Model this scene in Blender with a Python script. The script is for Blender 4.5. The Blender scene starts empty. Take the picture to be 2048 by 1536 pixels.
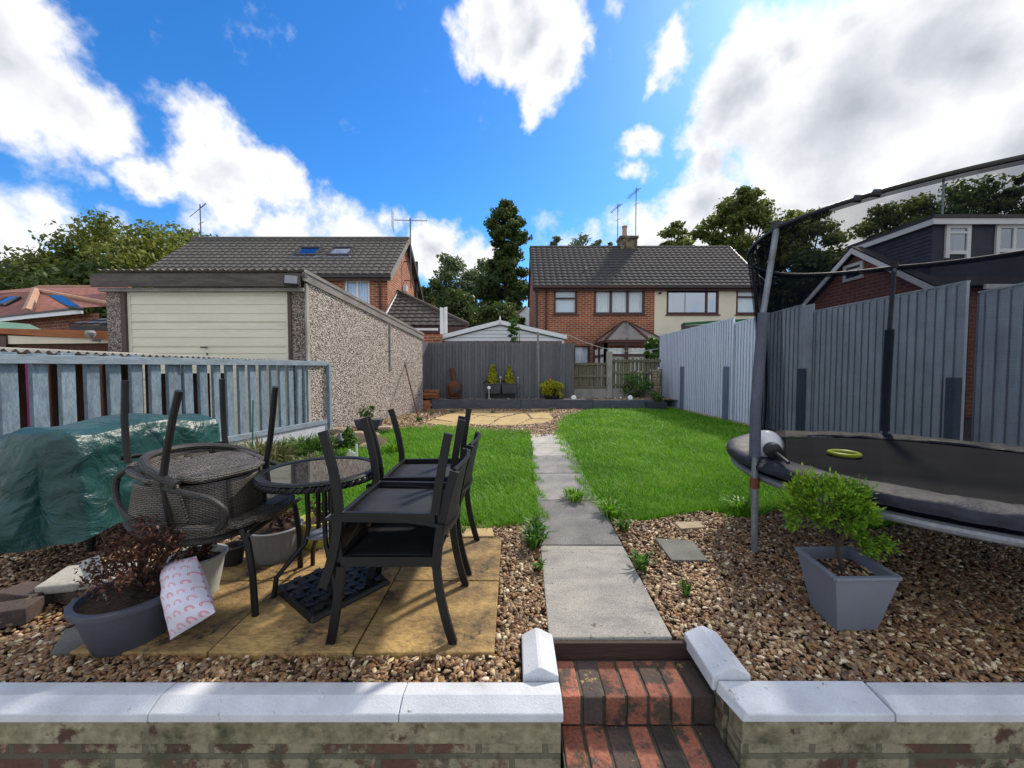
import bpy, bmesh, math, random
import numpy as np
from mathutils import Vector, Matrix
R = math.radians
random.seed(7); rng = np.random.default_rng(7)
SC = bpy.context.scene
COL = SC.collection
# ------------------------------------------------------------ camera
F = 760.0; PW, PH = 2048, 1536; H = 1.27; PITCH = R(2.11)
cam = bpy.data.cameras.new('camera'); cam.sensor_width = 36; cam.sensor_fit = 'HORIZONTAL'
cam.lens = 36*F/PW; cam.clip_start = .05; cam.clip_end = 3000
camo = bpy.data.objects.new('camera', cam); COL.objects.link(camo)
camo.location = (0, 0, H); camo.rotation_euler = (R(90)-PITCH, 0, 0)
SC.camera = camo
def ray(px, py):
    u, v = (px-PW/2)/F, -(py-PH/2)/F
    c, s = math.cos(PITCH), math.sin(PITCH)
    return Vector((u, c+v*s, v*c-s))
def at(px, py, Y):            # point seen at a photo pixel, Y metres ahead
    d = ray(px, py); k = Y/d.y
    return Vector((d.x*k, Y, H+d.z*k))
def gp(px, py, z=0.0):        # point seen at a photo pixel, at height z
    d = ray(px, py); k = (z-H)/d.z
    return Vector((d.x*k, d.y*k, z))
# ------------------------------------------------------------ light
SUN_AZ, SUN_EL = R(38), R(42)   # azimuth clockwise from +Y
SC.view_settings.view_transform = 'Standard'; SC.view_settings.look = 'None'
SC.view_settings.gamma = 1; SC.view_settings.use_curve_mapping = False
SC.view_settings.exposure = 0.92
SC.cycles.max_bounces = 8; SC.cycles.transparent_max_bounces = 24
SC.cycles.use_denoising = True
sl = bpy.data.lights.new('sun', 'SUN'); sl.energy = 2.4; sl.angle = R(5); sl.color = (1, .90, .74)
so = bpy.data.objects.new('sun', sl); COL.objects.link(so)
sd = Vector((math.sin(SUN_AZ)*math.cos(SUN_EL), math.cos(SUN_AZ)*math.cos(SUN_EL), math.sin(SUN_EL)))
so.rotation_euler = (-sd).to_track_quat('-Z', 'Y').to_euler(); so.location = sd*60
# ------------------------------------------------------------ node helpers
def nd(nt, typ, *pos, **kw):
    n = nt.nodes.new('ShaderNode'+typ)
    for k, v in kw.items():
        if k.startswith('a_'): setattr(n, k[2:], v); continue
    for i, v in enumerate(pos):
        if v is None: continue
        if isinstance(v, bpy.types.NodeSocket): nt.links.new(v, n.inputs[i])
        else: n.inputs[i].default_value = v
    for k, v in kw.items():
        if k.startswith('a_'): continue
        s = n.inputs[k.replace('_', ' ')]
        if isinstance(v, bpy.types.NodeSocket): nt.links.new(v, s)
        else: s.default_value = v
    return n
def mth(nt, op, a, b=None, c=None, clamp=False):
    return nd(nt, 'Math', a, b, c, a_operation=op, a_use_clamp=clamp).outputs[0]
def c4(c): return (c[0], c[1], c[2], 1)
def ramp(nt, fac, stops, mode='LINEAR'):
    n = nt.nodes.new('ShaderNodeValToRGB'); nt.links.new(fac, n.inputs[0])
    cr = n.color_ramp; cr.interpolation = mode
    while len(cr.elements) > 1: cr.elements.remove(cr.elements[-1])
    cr.elements[0].position = stops[0][0]; cr.elements[0].color = c4(stops[0][1])
    for p, c in stops[1:]:
        e = cr.elements.new(p); e.color = c4(c)
    return n.outputs[0]
def mix(nt, f, a, b, mode='MIX'):
    n = nt.nodes.new('ShaderNodeMix'); n.data_type = 'RGBA'; n.blend_type = mode
    for i, v in ((0, f), (6, a), (7, b)):
        if isinstance(v, bpy.types.NodeSocket): nt.links.new(v, n.inputs[i])
        elif i == 0: n.inputs[0].default_value = v
        else: n.inputs[i].default_value = c4(v)
    return n.outputs[2]
# ------------------------------------------------------------ world: physical sky with cumulus
W = bpy.data.worlds.new("World"); SC.world = W; W.use_nodes = True
nt = W.node_tree; nt.nodes.clear()
tc = nd(nt, 'TexCoord').outputs['Generated']
sky = nd(nt, 'TexSky', a_sky_type='NISHITA', a_sun_disc=False, a_sun_elevation=SUN_EL, a_sun_rotation=SUN_AZ,
         a_air_density=1.0, a_dust_density=.3, a_ozone_density=3.0)
CL = [(20,150,210,1.0),(130,215,130,1.0),(-60,60,250,1),(170,60,80,.35),(300,150,70,.3),(70,20,120,.75),
      (310,350,85,1.0),(440,330,120,1.05),(540,370,95,.95),(430,235,90,.75),(460,395,90,.8),(370,190,70,.5),(180,345,55,.4),
      (-20,470,180,.85),(110,440,95,.66),(240,475,80,.6),(420,450,90,.5),(560,470,90,.7),(700,480,90,.7),(760,450,55,.5),
      (870,500,85,1.0),(830,470,45,.7),(950,520,75,.75),(700,530,130,.7),
      (1040,70,125,1.1),(1100,120,90,1.05),(965,100,95,.95),(1075,200,50,.75),(900,105,45,.6),(1000,20,100,1.0),
      (1325,105,70,.85),(1350,85,50,.7),(1300,160,34,.6),(1300,290,45,.75),(1275,345,35,.55),(1395,10,35,.6),(1210,30,40,.3),(1400,70,30,.4),
      (1700,240,330,1.25),(1480,180,140,1.05),(1430,250,90,.95),(1560,120,110,1),(1950,100,330,1.25),(1700,60,120,1),(1650,10,60,.6),
      (1440,330,80,.9),(1400,420,110,.95),(1360,480,100,.9),(1900,430,300,1.2),(1560,430,150,1.1),(2200,300,400,1.3),(1300,510,110,.7),
      (1130,500,100,.45)]
wv = nd(nt, 'TexNoise', Vector=tc, Scale=5.0, Detail=5.0, Roughness=.6)
off = nd(nt, 'VectorMath', wv.outputs['Color'], (.5,.5,.5), a_operation='SUBTRACT').outputs[0]
sc_ = nd(nt, 'VectorMath', off, a_operation='SCALE'); sc_.inputs['Scale'].default_value = .20
wc = nd(nt, 'VectorMath', tc, sc_.outputs[0], a_operation='ADD').outputs[0]
cur = None
for (px, py, r, w) in CL:
    a = ray(px, py).normalized(); b = ray(px+r, py).normalized(); c_ = ray(px, py+r).normalized()
    rr = ((a-b).length+(a-c_).length)/2*1.12
    dist = nd(nt, 'VectorMath', wc, tuple(a), a_operation='DISTANCE').outputs['Value']
    v = mth(nt, 'MULTIPLY_ADD', dist, -w/rr, w)
    cur = v if cur is None else nd(nt, 'Math', cur, v, .12, a_operation='SMOOTH_MAX').outputs[0]
# cloud added to the unseen sky, behind and overhead, to whiten the ambient light
geo = nd(nt, 'SeparateXYZ', tc)
bn = nd(nt, 'TexNoise', Vector=tc, Scale=2.2, Detail=5.0).outputs[0]
away = mth(nt, 'MAXIMUM', mth(nt, 'LESS_THAN', geo.outputs[1], .12), mth(nt, 'GREATER_THAN', geo.outputs[2], .80))
behind = mth(nt, 'MULTIPLY', away, mth(nt, 'MULTIPLY_ADD', bn, 2.4, -.72))
cur = mth(nt, 'MAXIMUM', cur, behind)
fb = nd(nt, 'TexNoise', Vector=tc, Scale=11.0, Detail=9.0, Roughness=.62).outputs[0]
fb2 = nd(nt, 'TexNoise', Vector=tc, Scale=4.0, Detail=6.0, Roughness=.55).outputs[0]
den = mth(nt, 'ADD', cur, mth(nt, 'MULTIPLY_ADD', fb, 1.05, -.525))
alpha = nd(nt, 'MapRange', den, .12, .52, 0.0, 1.0, a_interpolation_type='SMOOTHSTEP').outputs[0]
thick = nd(nt, 'MapRange', mth(nt, 'ADD', cur, mth(nt, 'MULTIPLY_ADD', fb2, 1.1, -.55)), .34, 1.15, 0.0, 1.0).outputs[0]
ccol = ramp(nt, thick, [(0, (1.0,1.0,1.0)), (.35, (.97,.97,.99)), (.7, (.66,.69,.75)), (1, (.47,.50,.56))])
skyc = nd(nt, 'HueSaturation', Hue=.5, Saturation=1.3, Value=1.0, Color=sky.outputs[0]).outputs[0]
skyt = mix(nt, 1.0, skyc, (.66, .95, 1.15), 'MULTIPLY')
sb = nd(nt, 'Background', skyt, .096)
cb = nd(nt, 'Background', ccol, .57)
ms = nd(nt, 'MixShader', alpha, sb.outputs[0], cb.outputs[0])
nt.links.new(ms.outputs[0], nd(nt, 'OutputWorld').inputs[0])
# ------------------------------------------------------------ materials
MATS = {}
def newmat(name):
    m = bpy.data.materials.new(name); m.use_nodes = True
    nt = m.node_tree; nt.nodes.clear()
    out = nd(nt, 'OutputMaterial'); b = nd(nt, 'BsdfPrincipled')
    nt.links.new(b.outputs[0], out.inputs[0]); MATS[name] = m
    return m, nt, b, out
def coords(nt, kind='UV', sc=(1,1,1), rot=(0,0,0)):
    t = nd(nt, 'TexCoord').outputs[kind]
    return nd(nt, 'Mapping', t, (0,0,0), rot, sc).outputs[0]
def pm(name, c1, c2=None, scale=6, rough=.8, bump=.15, bscale=60, st=(1,1,1), metal=0, spec=.4, kind='Object',
       c3=None, fine=.25, dist=.01, spots=None, rnd=0, coat=0, lo=.35, hi=.65, boards=None):
    m, nt, b, out = newmat(name)
    c2 = c2 or tuple(x*.8 for x in c1)
    v = coords(nt, kind, st)
    n1 = nd(nt, 'TexNoise', Vector=v, Scale=scale, Detail=6.0, Roughness=.6).outputs[0]
    st_ = [(lo, c1), (hi, c2)] + ([(min(1, hi+.14), c3)] if c3 else [])
    col = ramp(nt, n1, st_)
    n2 = nd(nt, 'TexNoise', Vector=v, Scale=bscale, Detail=4.0, Roughness=.65).outputs[0]
    f = nd(nt, 'MapRange', n2, .25, .75, 1-fine, 1+fine).outputs[0]
    col = nd(nt, 'VectorMath', col, f, a_operation='SCALE')
    nt.links.new(f, col.inputs['Scale']); col = col.outputs[0]
    if spots:
        sc3 = nd(nt, 'TexNoise', Vector=coords(nt, kind), Scale=spots[1], Detail=5.0, Roughness=.7).outputs[0]
        k = nd(nt, 'MapRange', sc3, spots[2], spots[2]+.06, 0.0, 1.0).outputs[0]
        col = mix(nt, k, col, spots[0])
    if boards:
        bx_ = nd(nt, 'SeparateXYZ', coords(nt, 'UV'))
        wn = nd(nt, 'TexWhiteNoise', W=mth(nt, 'FLOOR', mth(nt, 'MULTIPLY', bx_.outputs[0], boards[0])), a_noise_dimensions='1D').outputs['Value']
        g = nd(nt, 'MapRange', wn, 0.0, 1.0, 1-boards[1], 1+boards[1]).outputs[0]
        q = nd(nt, 'VectorMath', col, a_operation='SCALE'); nt.links.new(g, q.inputs['Scale']); col = q.outputs[0]
    if rnd:
        oi = nd(nt, 'ObjectInfo').outputs['Random']
        g = nd(nt, 'MapRange', oi, 0.0, 1.0, 1-rnd, 1+rnd).outputs[0]
        q = nd(nt, 'VectorMath', col, a_operation='SCALE'); nt.links.new(g, q.inputs['Scale']); col = q.outputs[0]
    nt.links.new(col, b.inputs['Base Color'])
    b.inputs['Roughness'].default_value = rough; b.inputs['Metallic'].default_value = metal
    b.inputs['Specular IOR Level'].default_value = spec
    if coat: b.inputs['Coat Weight'].default_value = coat
    if bump:
        bp = nd(nt, 'Bump', Strength=bump, Distance=dist, Height=n2)
        nt.links.new(bp.outputs[0], b.inputs['Normal'])
    return m
def brickm(name, ca, cb, mortar, bw=.33, rh=.11, ms=.014, rough=.9, dirt=None, bumpd=.01, moss=0):
    m, nt, b, out = newmat(name)
    v = coords(nt, 'UV')
    nz = nd(nt, 'TexNoise', Vector=v, Scale=9.0, Detail=3.0)
    o = nd(nt, 'VectorMath', nz.outputs['Color'], (.5,.5,.5), a_operation='SUBTRACT').outputs[0]
    o = nd(nt, 'VectorMath', o, a_operation='SCALE'); o.inputs['Scale'].default_value = .012
    v2 = nd(nt, 'VectorMath', v, o.outputs[0], a_operation='ADD').outputs[0]
    t = nd(nt, 'TexBrick', v2, c4(ca), c4(cb), c4(mortar), 1.0, ms, .15, 0.0, bw, rh, a_offset=.5)
    n = nd(nt, 'TexNoise', Vector=v, Scale=1.3, Detail=6.0, Roughness=.7).outputs[0]
    f = nd(nt, 'MapRange', n, .3, .7, .72, 1.2).outputs[0]
    q = nd(nt, 'VectorMath', t.outputs[0], a_operation='SCALE'); nt.links.new(f, q.inputs['Scale'])
    n3 = nd(nt, 'TexNoise', Vector=v, Scale=45.0, Detail=3.0).outputs[0]
    f3 = nd(nt, 'MapRange', n3, .3, .7, .82, 1.15).outputs[0]
    q2 = nd(nt, 'VectorMath', q.outputs[0], a_operation='SCALE'); nt.links.new(f3, q2.inputs['Scale'])
    col = q2.outputs[0]
    if dirt:
        k = nd(nt, 'TexNoise', Vector=v, Scale=dirt[1], Detail=7.0, Roughness=.7).outputs[0]
        k = nd(nt, 'MapRange', k, dirt[2], dirt[2]+.05, 0.0, 1.0).outputs[0]
        col = mix(nt, k, col, dirt[0])
    if moss:
        k = nd(nt, 'TexNoise', Vector=v, Scale=6.5, Detail=8.0, Roughness=.75).outputs[0]
        col = mix(nt, nd(nt, 'MapRange', k, .50, .62, 0.0, .85).outputs[0], col, (.055,.065,.028))
        col = mix(nt, mth(nt, 'MULTIPLY', t.outputs['Fac'], .6), col, (.05,.05,.035))
        col = mix(nt, nd(nt, 'MapRange', n3, .50, .75, 0.0, .45).outputs[0], col, (.07,.06,.04))
    nt.links.new(col, b.inputs['Base Color']); b.inputs['Roughness'].default_value = rough
    hh = mth(nt, 'MULTIPLY_ADD', t.outputs['Fac'], -1.0, mth(nt, 'MULTIPLY', n3, .35))
    bp = nd(nt, 'Bump', Strength=.7, Distance=bumpd, Height=hh); nt.links.new(bp.outputs[0], b.inputs['Normal'])
    return m
def attrm(name, stops, rough=.7, trans=0.0, fine=.2, fs=120, spec=.3, kind='Object'):
    m, nt, b, out = newmat(name)
    a = nd(nt, 'Attribute', a_attribute_name='rnd').outputs['Fac']
    col = ramp(nt, a, stops)
    if fine:
        n = nd(nt, 'TexNoise', Vector=coords(nt, kind), Scale=fs, Detail=3.0).outputs[0]
        f = nd(nt, 'MapRange', n, .3, .7, 1-fine, 1+fine).outputs[0]
        q = nd(nt, 'VectorMath', col, a_operation='SCALE'); nt.links.new(f, q.inputs['Scale']); col = q.outputs[0]
    nt.links.new(col, b.inputs['Base Color'])
    b.inputs['Roughness'].default_value = rough; b.inputs['Specular IOR Level'].default_value = spec
    if trans:
        tr = nd(nt, 'BsdfTranslucent', col)
        mx = nd(nt, 'MixShader', trans, b.outputs[0], tr.outputs[0])
        nt.links.new(mx.outputs[0], out.inputs[0])
    return m
def pebbledash(name, tint=(1,1,1)):
    m, nt, b, out = newmat(name)
    v = coords(nt, 'UV')
    vo = nd(nt, 'TexVoronoi', v, Scale=44.0, Randomness=1.0)
    s = nd(nt, 'SeparateColor', vo.outputs['Color'])
    col = ramp(nt, s.outputs[0], [(0,(.13,.095,.08)),(.2,(.28,.21,.18)),(.38,(.46,.38,.33)),(.6,(.63,.55,.49)),(1,(.78,.72,.67))])
    edge = nd(nt, 'MapRange', vo.outputs['Distance'], .36, .70, 1.0, .45).outputs[0]
    q = nd(nt, 'VectorMath', col, a_operation='SCALE'); nt.links.new(edge, q.inputs['Scale'])
    nt.links.new(mix(nt, 1.0, q.outputs[0], tint, 'MULTIPLY'), b.inputs['Base Color'])
    b.inputs['Roughness'].default_value = .85
    bp = nd(nt, 'Bump', Strength=.9, Distance=.02, Height=mth(nt, 'SUBTRACT', 1.0, vo.outputs['Distance']))
    nt.links.new(bp.outputs[0], b.inputs['Normal'])
    return m
def tilem(name, c1, c2, moss):
    m, nt, b, out = newmat(name)
    v = coords(nt, 'UV')
    t = nd(nt, 'TexBrick', v, c4(c1), c4(c2), c4(tuple(x*.6 for x in c1)), 1.0, .004, .1, 0.0, .33, .34, a_offset=0.0)
    n = nd(nt, 'TexNoise', Vector=v, Scale=2.2, Detail=8.0, Roughness=.75).outputs[0]
    k = nd(nt, 'MapRange', n, .52, .66, 0.0, .75).outputs[0]
    n2 = nd(nt, 'TexNoise', Vector=v, Scale=28.0, Detail=4.0, Roughness=.7).outputs[0]
    col = mix(nt, k, t.outputs[0], moss)
    f = nd(nt, 'MapRange', n2, .3, .7, .65, 1.35).outputs[0]
    q = nd(nt, 'VectorMath', col, a_operation='SCALE'); nt.links.new(f, q.inputs['Scale'])
    nt.links.new(q.outputs[0], b.inputs['Base Color']); b.inputs['Roughness'].default_value = .9
    return m
def glassm(name, tint=(.55,.65,.75), refl=.35):
    m = bpy.data.materials.new(name); m.use_nodes = True; nt = m.node_tree; nt.nodes.clear(); MATS[name] = m
    t = nd(nt, 'BsdfTransparent', c4(tint)); g = nd(nt, 'BsdfGlossy', c4((.72,.82,.95)), .03)
    mx = nd(nt, 'MixShader', refl, t.outputs[0], g.outputs[0])
    nt.links.new(mx.outputs[0], nd(nt, 'OutputMaterial').inputs[0]); return m
def netm(name, a, lines=160):
    m = bpy.data.materials.new(name); m.use_nodes = True; nt = m.node_tree; nt.nodes.clear(); MATS[name] = m
    d = nd(nt, 'BsdfDiffuse', (.004,.005,.012,1)); t = nd(nt, 'BsdfTransparent')
    v = coords(nt, 'UV')
    s = nd(nt, 'SeparateXYZ', v)
    w = mth(nt, 'MULTIPLY_ADD', mth(nt, 'SINE', mth(nt, 'MULTIPLY', s.outputs[1], lines*4)), .03, a)
    n = nd(nt, 'TexNoise', Vector=v, Scale=2.5, Detail=3.0).outputs[0]
    w = mth(nt, 'ADD', w, mth(nt, 'MULTIPLY_ADD', n, .26, -.13), clamp=True)
    mx = nd(nt, 'MixShader', w, t.outputs[0], d.outputs[0])
    nt.links.new(mx.outputs[0], nd(nt, 'OutputMaterial').inputs[0]); return m
pm('soil', (.05,.035,.025), (.09,.065,.045), scale=5, bump=.6, bscale=30, rough=.95, dist=.02)
pm('far_ground', (.05,.07,.03), (.08,.08,.05), scale=.4, rough=.95)
pm('path_stone', (.44,.42,.38), (.30,.29,.28), scale=4.5, c3=(.15,.15,.155), bscale=110, bump=.9, rough=.9, fine=.5, spots=((.12,.12,.12), 22, .62), dist=.006, rnd=.12, st=(1,2.2,1))
pm('path_grey', (.25,.24,.23), (.15,.15,.155), scale=4.5, c3=(.09,.09,.09), bscale=90, bump=.8, rough=.9, fine=.5, spots=((.33,.32,.29), 18, .64), dist=.006, rnd=.22)
pm('patio_stone', (.40,.265,.10), (.24,.155,.065), scale=3.0, st=(1,1.8,1), c3=(.10,.07,.038), bscale=30, bump=.9, rough=.72, fine=.4, dist=.012, rnd=.16, spots=((.055,.04,.026), 3.1, .585), lo=.38, hi=.56)
pm('crazy_stone', (.46,.34,.155), (.34,.25,.12), scale=3, c3=(.35,.24,.12), bscale=50, bump=.4, rough=.85, rnd=.12)
pm('slate_stone', (.16,.16,.145), (.10,.10,.09), scale=6, bscale=50, bump=.5, rough=.85)
pm('white_coping', (.60,.63,.69), (.49,.515,.56), scale=7, bscale=150, bump=.5, rough=.8, fine=.10, dist=.004, c3=(.40,.41,.41), spots=((.24,.22,.18), 20, .64))
brickm('wall_brick', (.075,.035,.025), (.13,.06,.04), (.14,.13,.09), bw=.25, rh=.088, ms=.012, dirt=((.25,.225,.15), 3.0, .47), moss=1, bumpd=.012)
pm('wall_render', (.29,.26,.18), (.21,.185,.12), scale=5, c3=(.05,.055,.025), bscale=30, bump=.8, rough=.95, fine=.4, dist=.012, spots=((.075,.04,.028), 4, .565), lo=.35, hi=.56)
pm('step_brick', (.33,.125,.08), (.22,.085,.058), scale=7, c3=(.14,.08,.055), bscale=60, bump=.9, rough=.85, fine=.35, rnd=.3, spots=((.075,.055,.042), 7, .52))
pm('step_brick_dark', (.09,.06,.05), (.045,.04,.04), scale=6, c3=(.24,.17,.10), bscale=60, bump=.7, rough=.9, fine=.3, rnd=.3, spots=((.40,.30,.12), 9, .60))
pm('mortar', (.10,.10,.075), (.055,.055,.045), scale=12, bscale=80, bump=.6, rough=.95)
pm('wet_timber', (.06,.032,.024), (.035,.02,.018), scale=4, st=(.4,4,4), bscale=40, bump=.4, rough=.75)
pm('blue_paint', (.15,.19,.26), (.115,.145,.20), scale=5, st=(3,3,.5), bscale=40, bump=.3, rough=.75, c3=(.32,.36,.40), rnd=.08)
pm('worn_blue_paint', (.22,.30,.37), (.145,.195,.245), scale=7, st=(2.5,2.5,.8), bscale=28, bump=.4, rough=.8, c3=(.06,.07,.09), fine=.45, rnd=.15)
pm('worn_blue_rail', (.27,.34,.41), (.19,.24,.29), scale=7, st=(.6,.6,3), bscale=28, bump=.4, rough=.8, c3=(.13,.15,.19), fine=.35)
pm('fence_shadow_paint', (.34,.38,.47), (.26,.30,.38), scale=6, rough=.85)  # darker tone for the painted shadow and dirt lines between white boards
pm('grey_fence_paint', (.145,.152,.172), (.105,.112,.128), scale=3, st=(8,8,.7), bscale=20, bump=.4, rough=.75, fine=.35, c3=(.19,.20,.215), rnd=.05, boards=(9.6,.16), spots=((.07,.075,.085), 5, .66))
pm('sleeper_paint', (.10,.115,.14), (.07,.08,.098), scale=4, st=(.6,3,3), bscale=20, bump=.5, rough=.7, fine=.3, dist=.02)
pm('white_fence_paint', (.80,.86,.97), (.72,.78,.90), scale=3, st=(5,5,.5), bscale=22, bump=.4, rough=.65, fine=.14, c3=(.58,.63,.74), boards=(8.9,.06), spots=((.42,.44,.46), 9, .69))
pm('weathered_wood', (.22,.20,.14), (.12,.115,.075), scale=4, st=(6,6,.6), bscale=25, bump=.6, rough=.9, fine=.35, c3=(.08,.08,.06), rnd=.1)
pm('concrete', (.40,.38,.34), (.28,.27,.24), scale=3, bscale=50, bump=.4, rough=.9, c3=(.16,.16,.13))
pm('brown_wood', (.11,.042,.024), (.06,.026,.017), scale=4, st=(5,5,.6), bscale=25, bump=.4, rough=.8, fine=.3)
pm('orange_wood', (.40,.145,.05), (.28,.095,.035), scale=3, st=(.5,2,2), bscale=20, bump=.3, rough=.75)
pm('grey_timber', (.30,.275,.26), (.20,.185,.175), scale=4, st=(.8,.8,4), bscale=25, bump=.6, rough=.9, fine=.35, c3=(.10,.09,.085))
pm('dark_timber', (.12,.10,.095), (.07,.058,.055), scale=4, st=(.6,.6,4), bscale=20, bump=.6, rough=.85, fine=.35)
pm('brown_metal', (.10,.065,.055), (.06,.04,.035), scale=5, rough=.6)
pm('garage_door_paint', (.74,.71,.57), (.67,.64,.51), scale=2, st=(.5,1,3), bscale=15, bump=.05, rough=.5, fine=.06, c3=(.5,.49,.41))
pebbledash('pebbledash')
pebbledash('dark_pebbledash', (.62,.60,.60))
brickm('house_brick', (.40,.11,.048), (.25,.065,.032), (.48,.36,.25))
brickm('house_brick_dark', (.33,.10,.05), (.22,.065,.036), (.36,.27,.20))
brickm('far_brick', (.30,.10,.055), (.22,.07,.04), (.30,.20,.15))
pm('cream_render', (.80,.75,.58), (.73,.68,.53), scale=1.2, bscale=50, bump=.15, rough=.9, fine=.06)
tilem('grey_tiles', (.13,.122,.11), (.09,.084,.078), (.15,.14,.105))
tilem('dark_tiles', (.055,.052,.055), (.04,.04,.042), (.085,.08,.07))
tilem('brown_tiles', (.075,.06,.05), (.055,.046,.042), (.10,.09,.07))
pm('slate_hanging', (.045,.05,.07), (.06,.065,.085), scale=5, rough=.8)
def redtile():
    m = brickm('red_tiles', (.33,.12,.085), (.22,.085,.065), (.10,.04,.03), bw=.3, rh=.18, ms=.012)
redtile()
pm('ridge_clay', (.46,.28,.19), (.36,.21,.15), scale=4, rough=.9)
pm('white_plastic', (.80,.81,.82), (.74,.75,.76), scale=2, bump=0, rough=.35, fine=.04)
pm('brown_frame', (.075,.028,.022), (.055,.022,.018), scale=3, bump=0, rough=.4, fine=.08)
pm('black_plastic', (.018,.018,.02), (.026,.026,.028), scale=6, bump=.1, rough=.45)
pm('gutter_black', (.03,.028,.03), (.05,.042,.04), scale=2, bump=.1, rough=.5)
pm('curtain', (.88,.90,.88), (.78,.82,.82), scale=2, st=(6,1,.3), bump=.3, bscale=8, rough=.9)
pm('blind', (.80,.88,.90), (.74,.83,.86), scale=2, bump=0, rough=.8)
pm('dark_room', (.02,.02,.022), (.03,.03,.03), rough=1)
pm('grey_reflect', (.26,.27,.28), (.33,.33,.33), scale=.6, rough=.15, bump=0)
glassm('window_glass', (.92,.95,.97), .12); glassm('sky_glass', (.25,.33,.45), .42)
pm('metal_black', (.005,.005,.0065), (.009,.009,.011), scale=9, bump=.15, bscale=200, rough=.42, spec=.35)
pm('mesh_black', (.010,.012,.017), (.018,.021,.026), scale=7, bump=.3, bscale=300, rough=.6, spec=.35, c3=(.032,.035,.024))
pm('aerial_metal', (.10,.10,.11), (.16,.16,.17), scale=4, metal=.6, rough=.5)
pm('galvanised', (.26,.28,.31), (.18,.19,.22), scale=7, metal=.4, rough=.5, bump=.2, c3=(.16,.11,.08))
pm('foam_sleeve', (.10,.105,.15), (.075,.08,.115), scale=5, bump=.3, bscale=90, rough=.75)
pm('pad_vinyl', (.028,.032,.045), (.016,.018,.027), scale=6, bump=.6, bscale=22, rough=.6, spec=.2, fine=.3, dist=.012, spots=((.16,.155,.14), 6, .60))
pm('jump_mat', (.016,.017,.019), (.011,.012,.014), scale=3, bump=.2, bscale=200, rough=.9, spec=.12)
netm('safety_net', .47)
netm('net_band', .80)
pm('frisbee_yellow', (.62,.72,.03), (.58,.68,.03), scale=3, bump=0, rough=.35, fine=.03)
pm('globe_white', (.80,.80,.82), (.76,.76,.78), scale=3, bump=0, rough=.25, fine=.03)
pm('planter_grey', (.17,.19,.235), (.15,.165,.205), scale=3, bump=.15, bscale=120, rough=.5, fine=.08)
pm('pot_dark', (.07,.075,.10), (.055,.06,.08), scale=3, bump=.1, bscale=90, rough=.42, fine=.08)
pm('pot_grey', (.21,.215,.23), (.17,.175,.19), scale=3, bump=.1, bscale=90, rough=.5, fine=.08)
pm('pot_pale', (.42,.44,.43), (.36,.38,.38), scale=3, bump=.1, bscale=90, rough=.5, fine=.08)
pm('pot_yellow', (.52,.52,.10), (.44,.43,.10), scale=3, bump=.1, rough=.45)
pm('compost', (.035,.022,.014), (.06,.035,.02), scale=20, bump=.8, bscale=60, rough=.95, dist=.02)
pm('rust', (.17,.06,.032), (.09,.035,.024), scale=9, bump=.4, bscale=60, rough=.85, c3=(.045,.03,.028))
pm('loose_brick', (.40,.17,.09), (.30,.12,.06), scale=7, bump=.5, bscale=50, rough=.9, rnd=.3, c3=(.42,.28,.15))
pm('rock', (.36,.29,.20), (.24,.19,.13), scale=4, bump=.7, bscale=18, rough=.9, rnd=.25, dist=.03, c3=(.12,.10,.07))
pm('bark', (.045,.036,.028), (.075,.06,.048), scale=6, bump=.5, bscale=20, rough=.95)
pm('rope', (.5,.5,.48), rough=.8)
pm('red_bit', (.5,.05,.05), rough=.5)
pm('green_canvas', (.02,.16,.08), rough=.8)
pm('green_felt', (.10,.20,.14), (.14,.26,.19), scale=3, rough=.9)
pm('pink_board', (.35,.06,.20), rough=.7)
pm('polycarbonate', (.20,.18,.165), (.26,.24,.22), scale=2, rough=.25, bump=0)
attrm('gravel_stones', [(0,(.07,.035,.02)),(.16,(.155,.075,.035)),(.32,(.26,.135,.06)),(.46,(.33,.195,.088)),(.58,(.16,.10,.062)),(.70,(.35,.245,.13)),(.80,(.14,.095,.07)),(.93,(.54,.41,.24)),(1,(.72,.62,.46))], rough=.55, fine=.22, fs=140, spec=.4)
attrm('grass_blades', [(0,(.06,.17,.010)),(.42,(.13,.33,.015)),(.74,(.21,.45,.028)),(.88,(.29,.47,.055)),(1,(.46,.44,.18))], rough=.5, trans=.45, fine=0)
pm('lawn_soil', (.035,.09,.010), (.05,.12,.015), scale=8, bump=.3, rough=.95)
def leafmat(n, a, b_, c, trans=.35): attrm(n, [(0, a), (.55, b_), (1, c)], rough=.5, trans=trans, fine=0)
leafmat('leaf_dark', (.035,.065,.018), (.075,.12,.03), (.15,.19,.05), .5)
leafmat('leaf_mid', (.06,.09,.022), (.13,.17,.036), (.25,.26,.06), .5)
leafmat('leaf_olive', (.06,.09,.018), (.15,.19,.032), (.32,.31,.055), .45)
leafmat('leaf_pale', (.08,.12,.055), (.15,.20,.09), (.25,.31,.14), .45)
leafmat('leaf_lime', (.05,.13,.010), (.13,.27,.018), (.30,.42,.035), .4)
leafmat('leaf_yellow', (.20,.22,.01), (.42,.44,.02), (.60,.58,.04), .4)
leafmat('leaf_red', (.035,.014,.012), (.085,.032,.024), (.24,.11,.06), .3)
leafmat('leaf_weed', (.03,.09,.015), (.07,.17,.025), (.16,.27,.05), .4)
leafmat('leaf_dry', (.09,.10,.04), (.17,.18,.07), (.30,.28,.14), .4)
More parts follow.
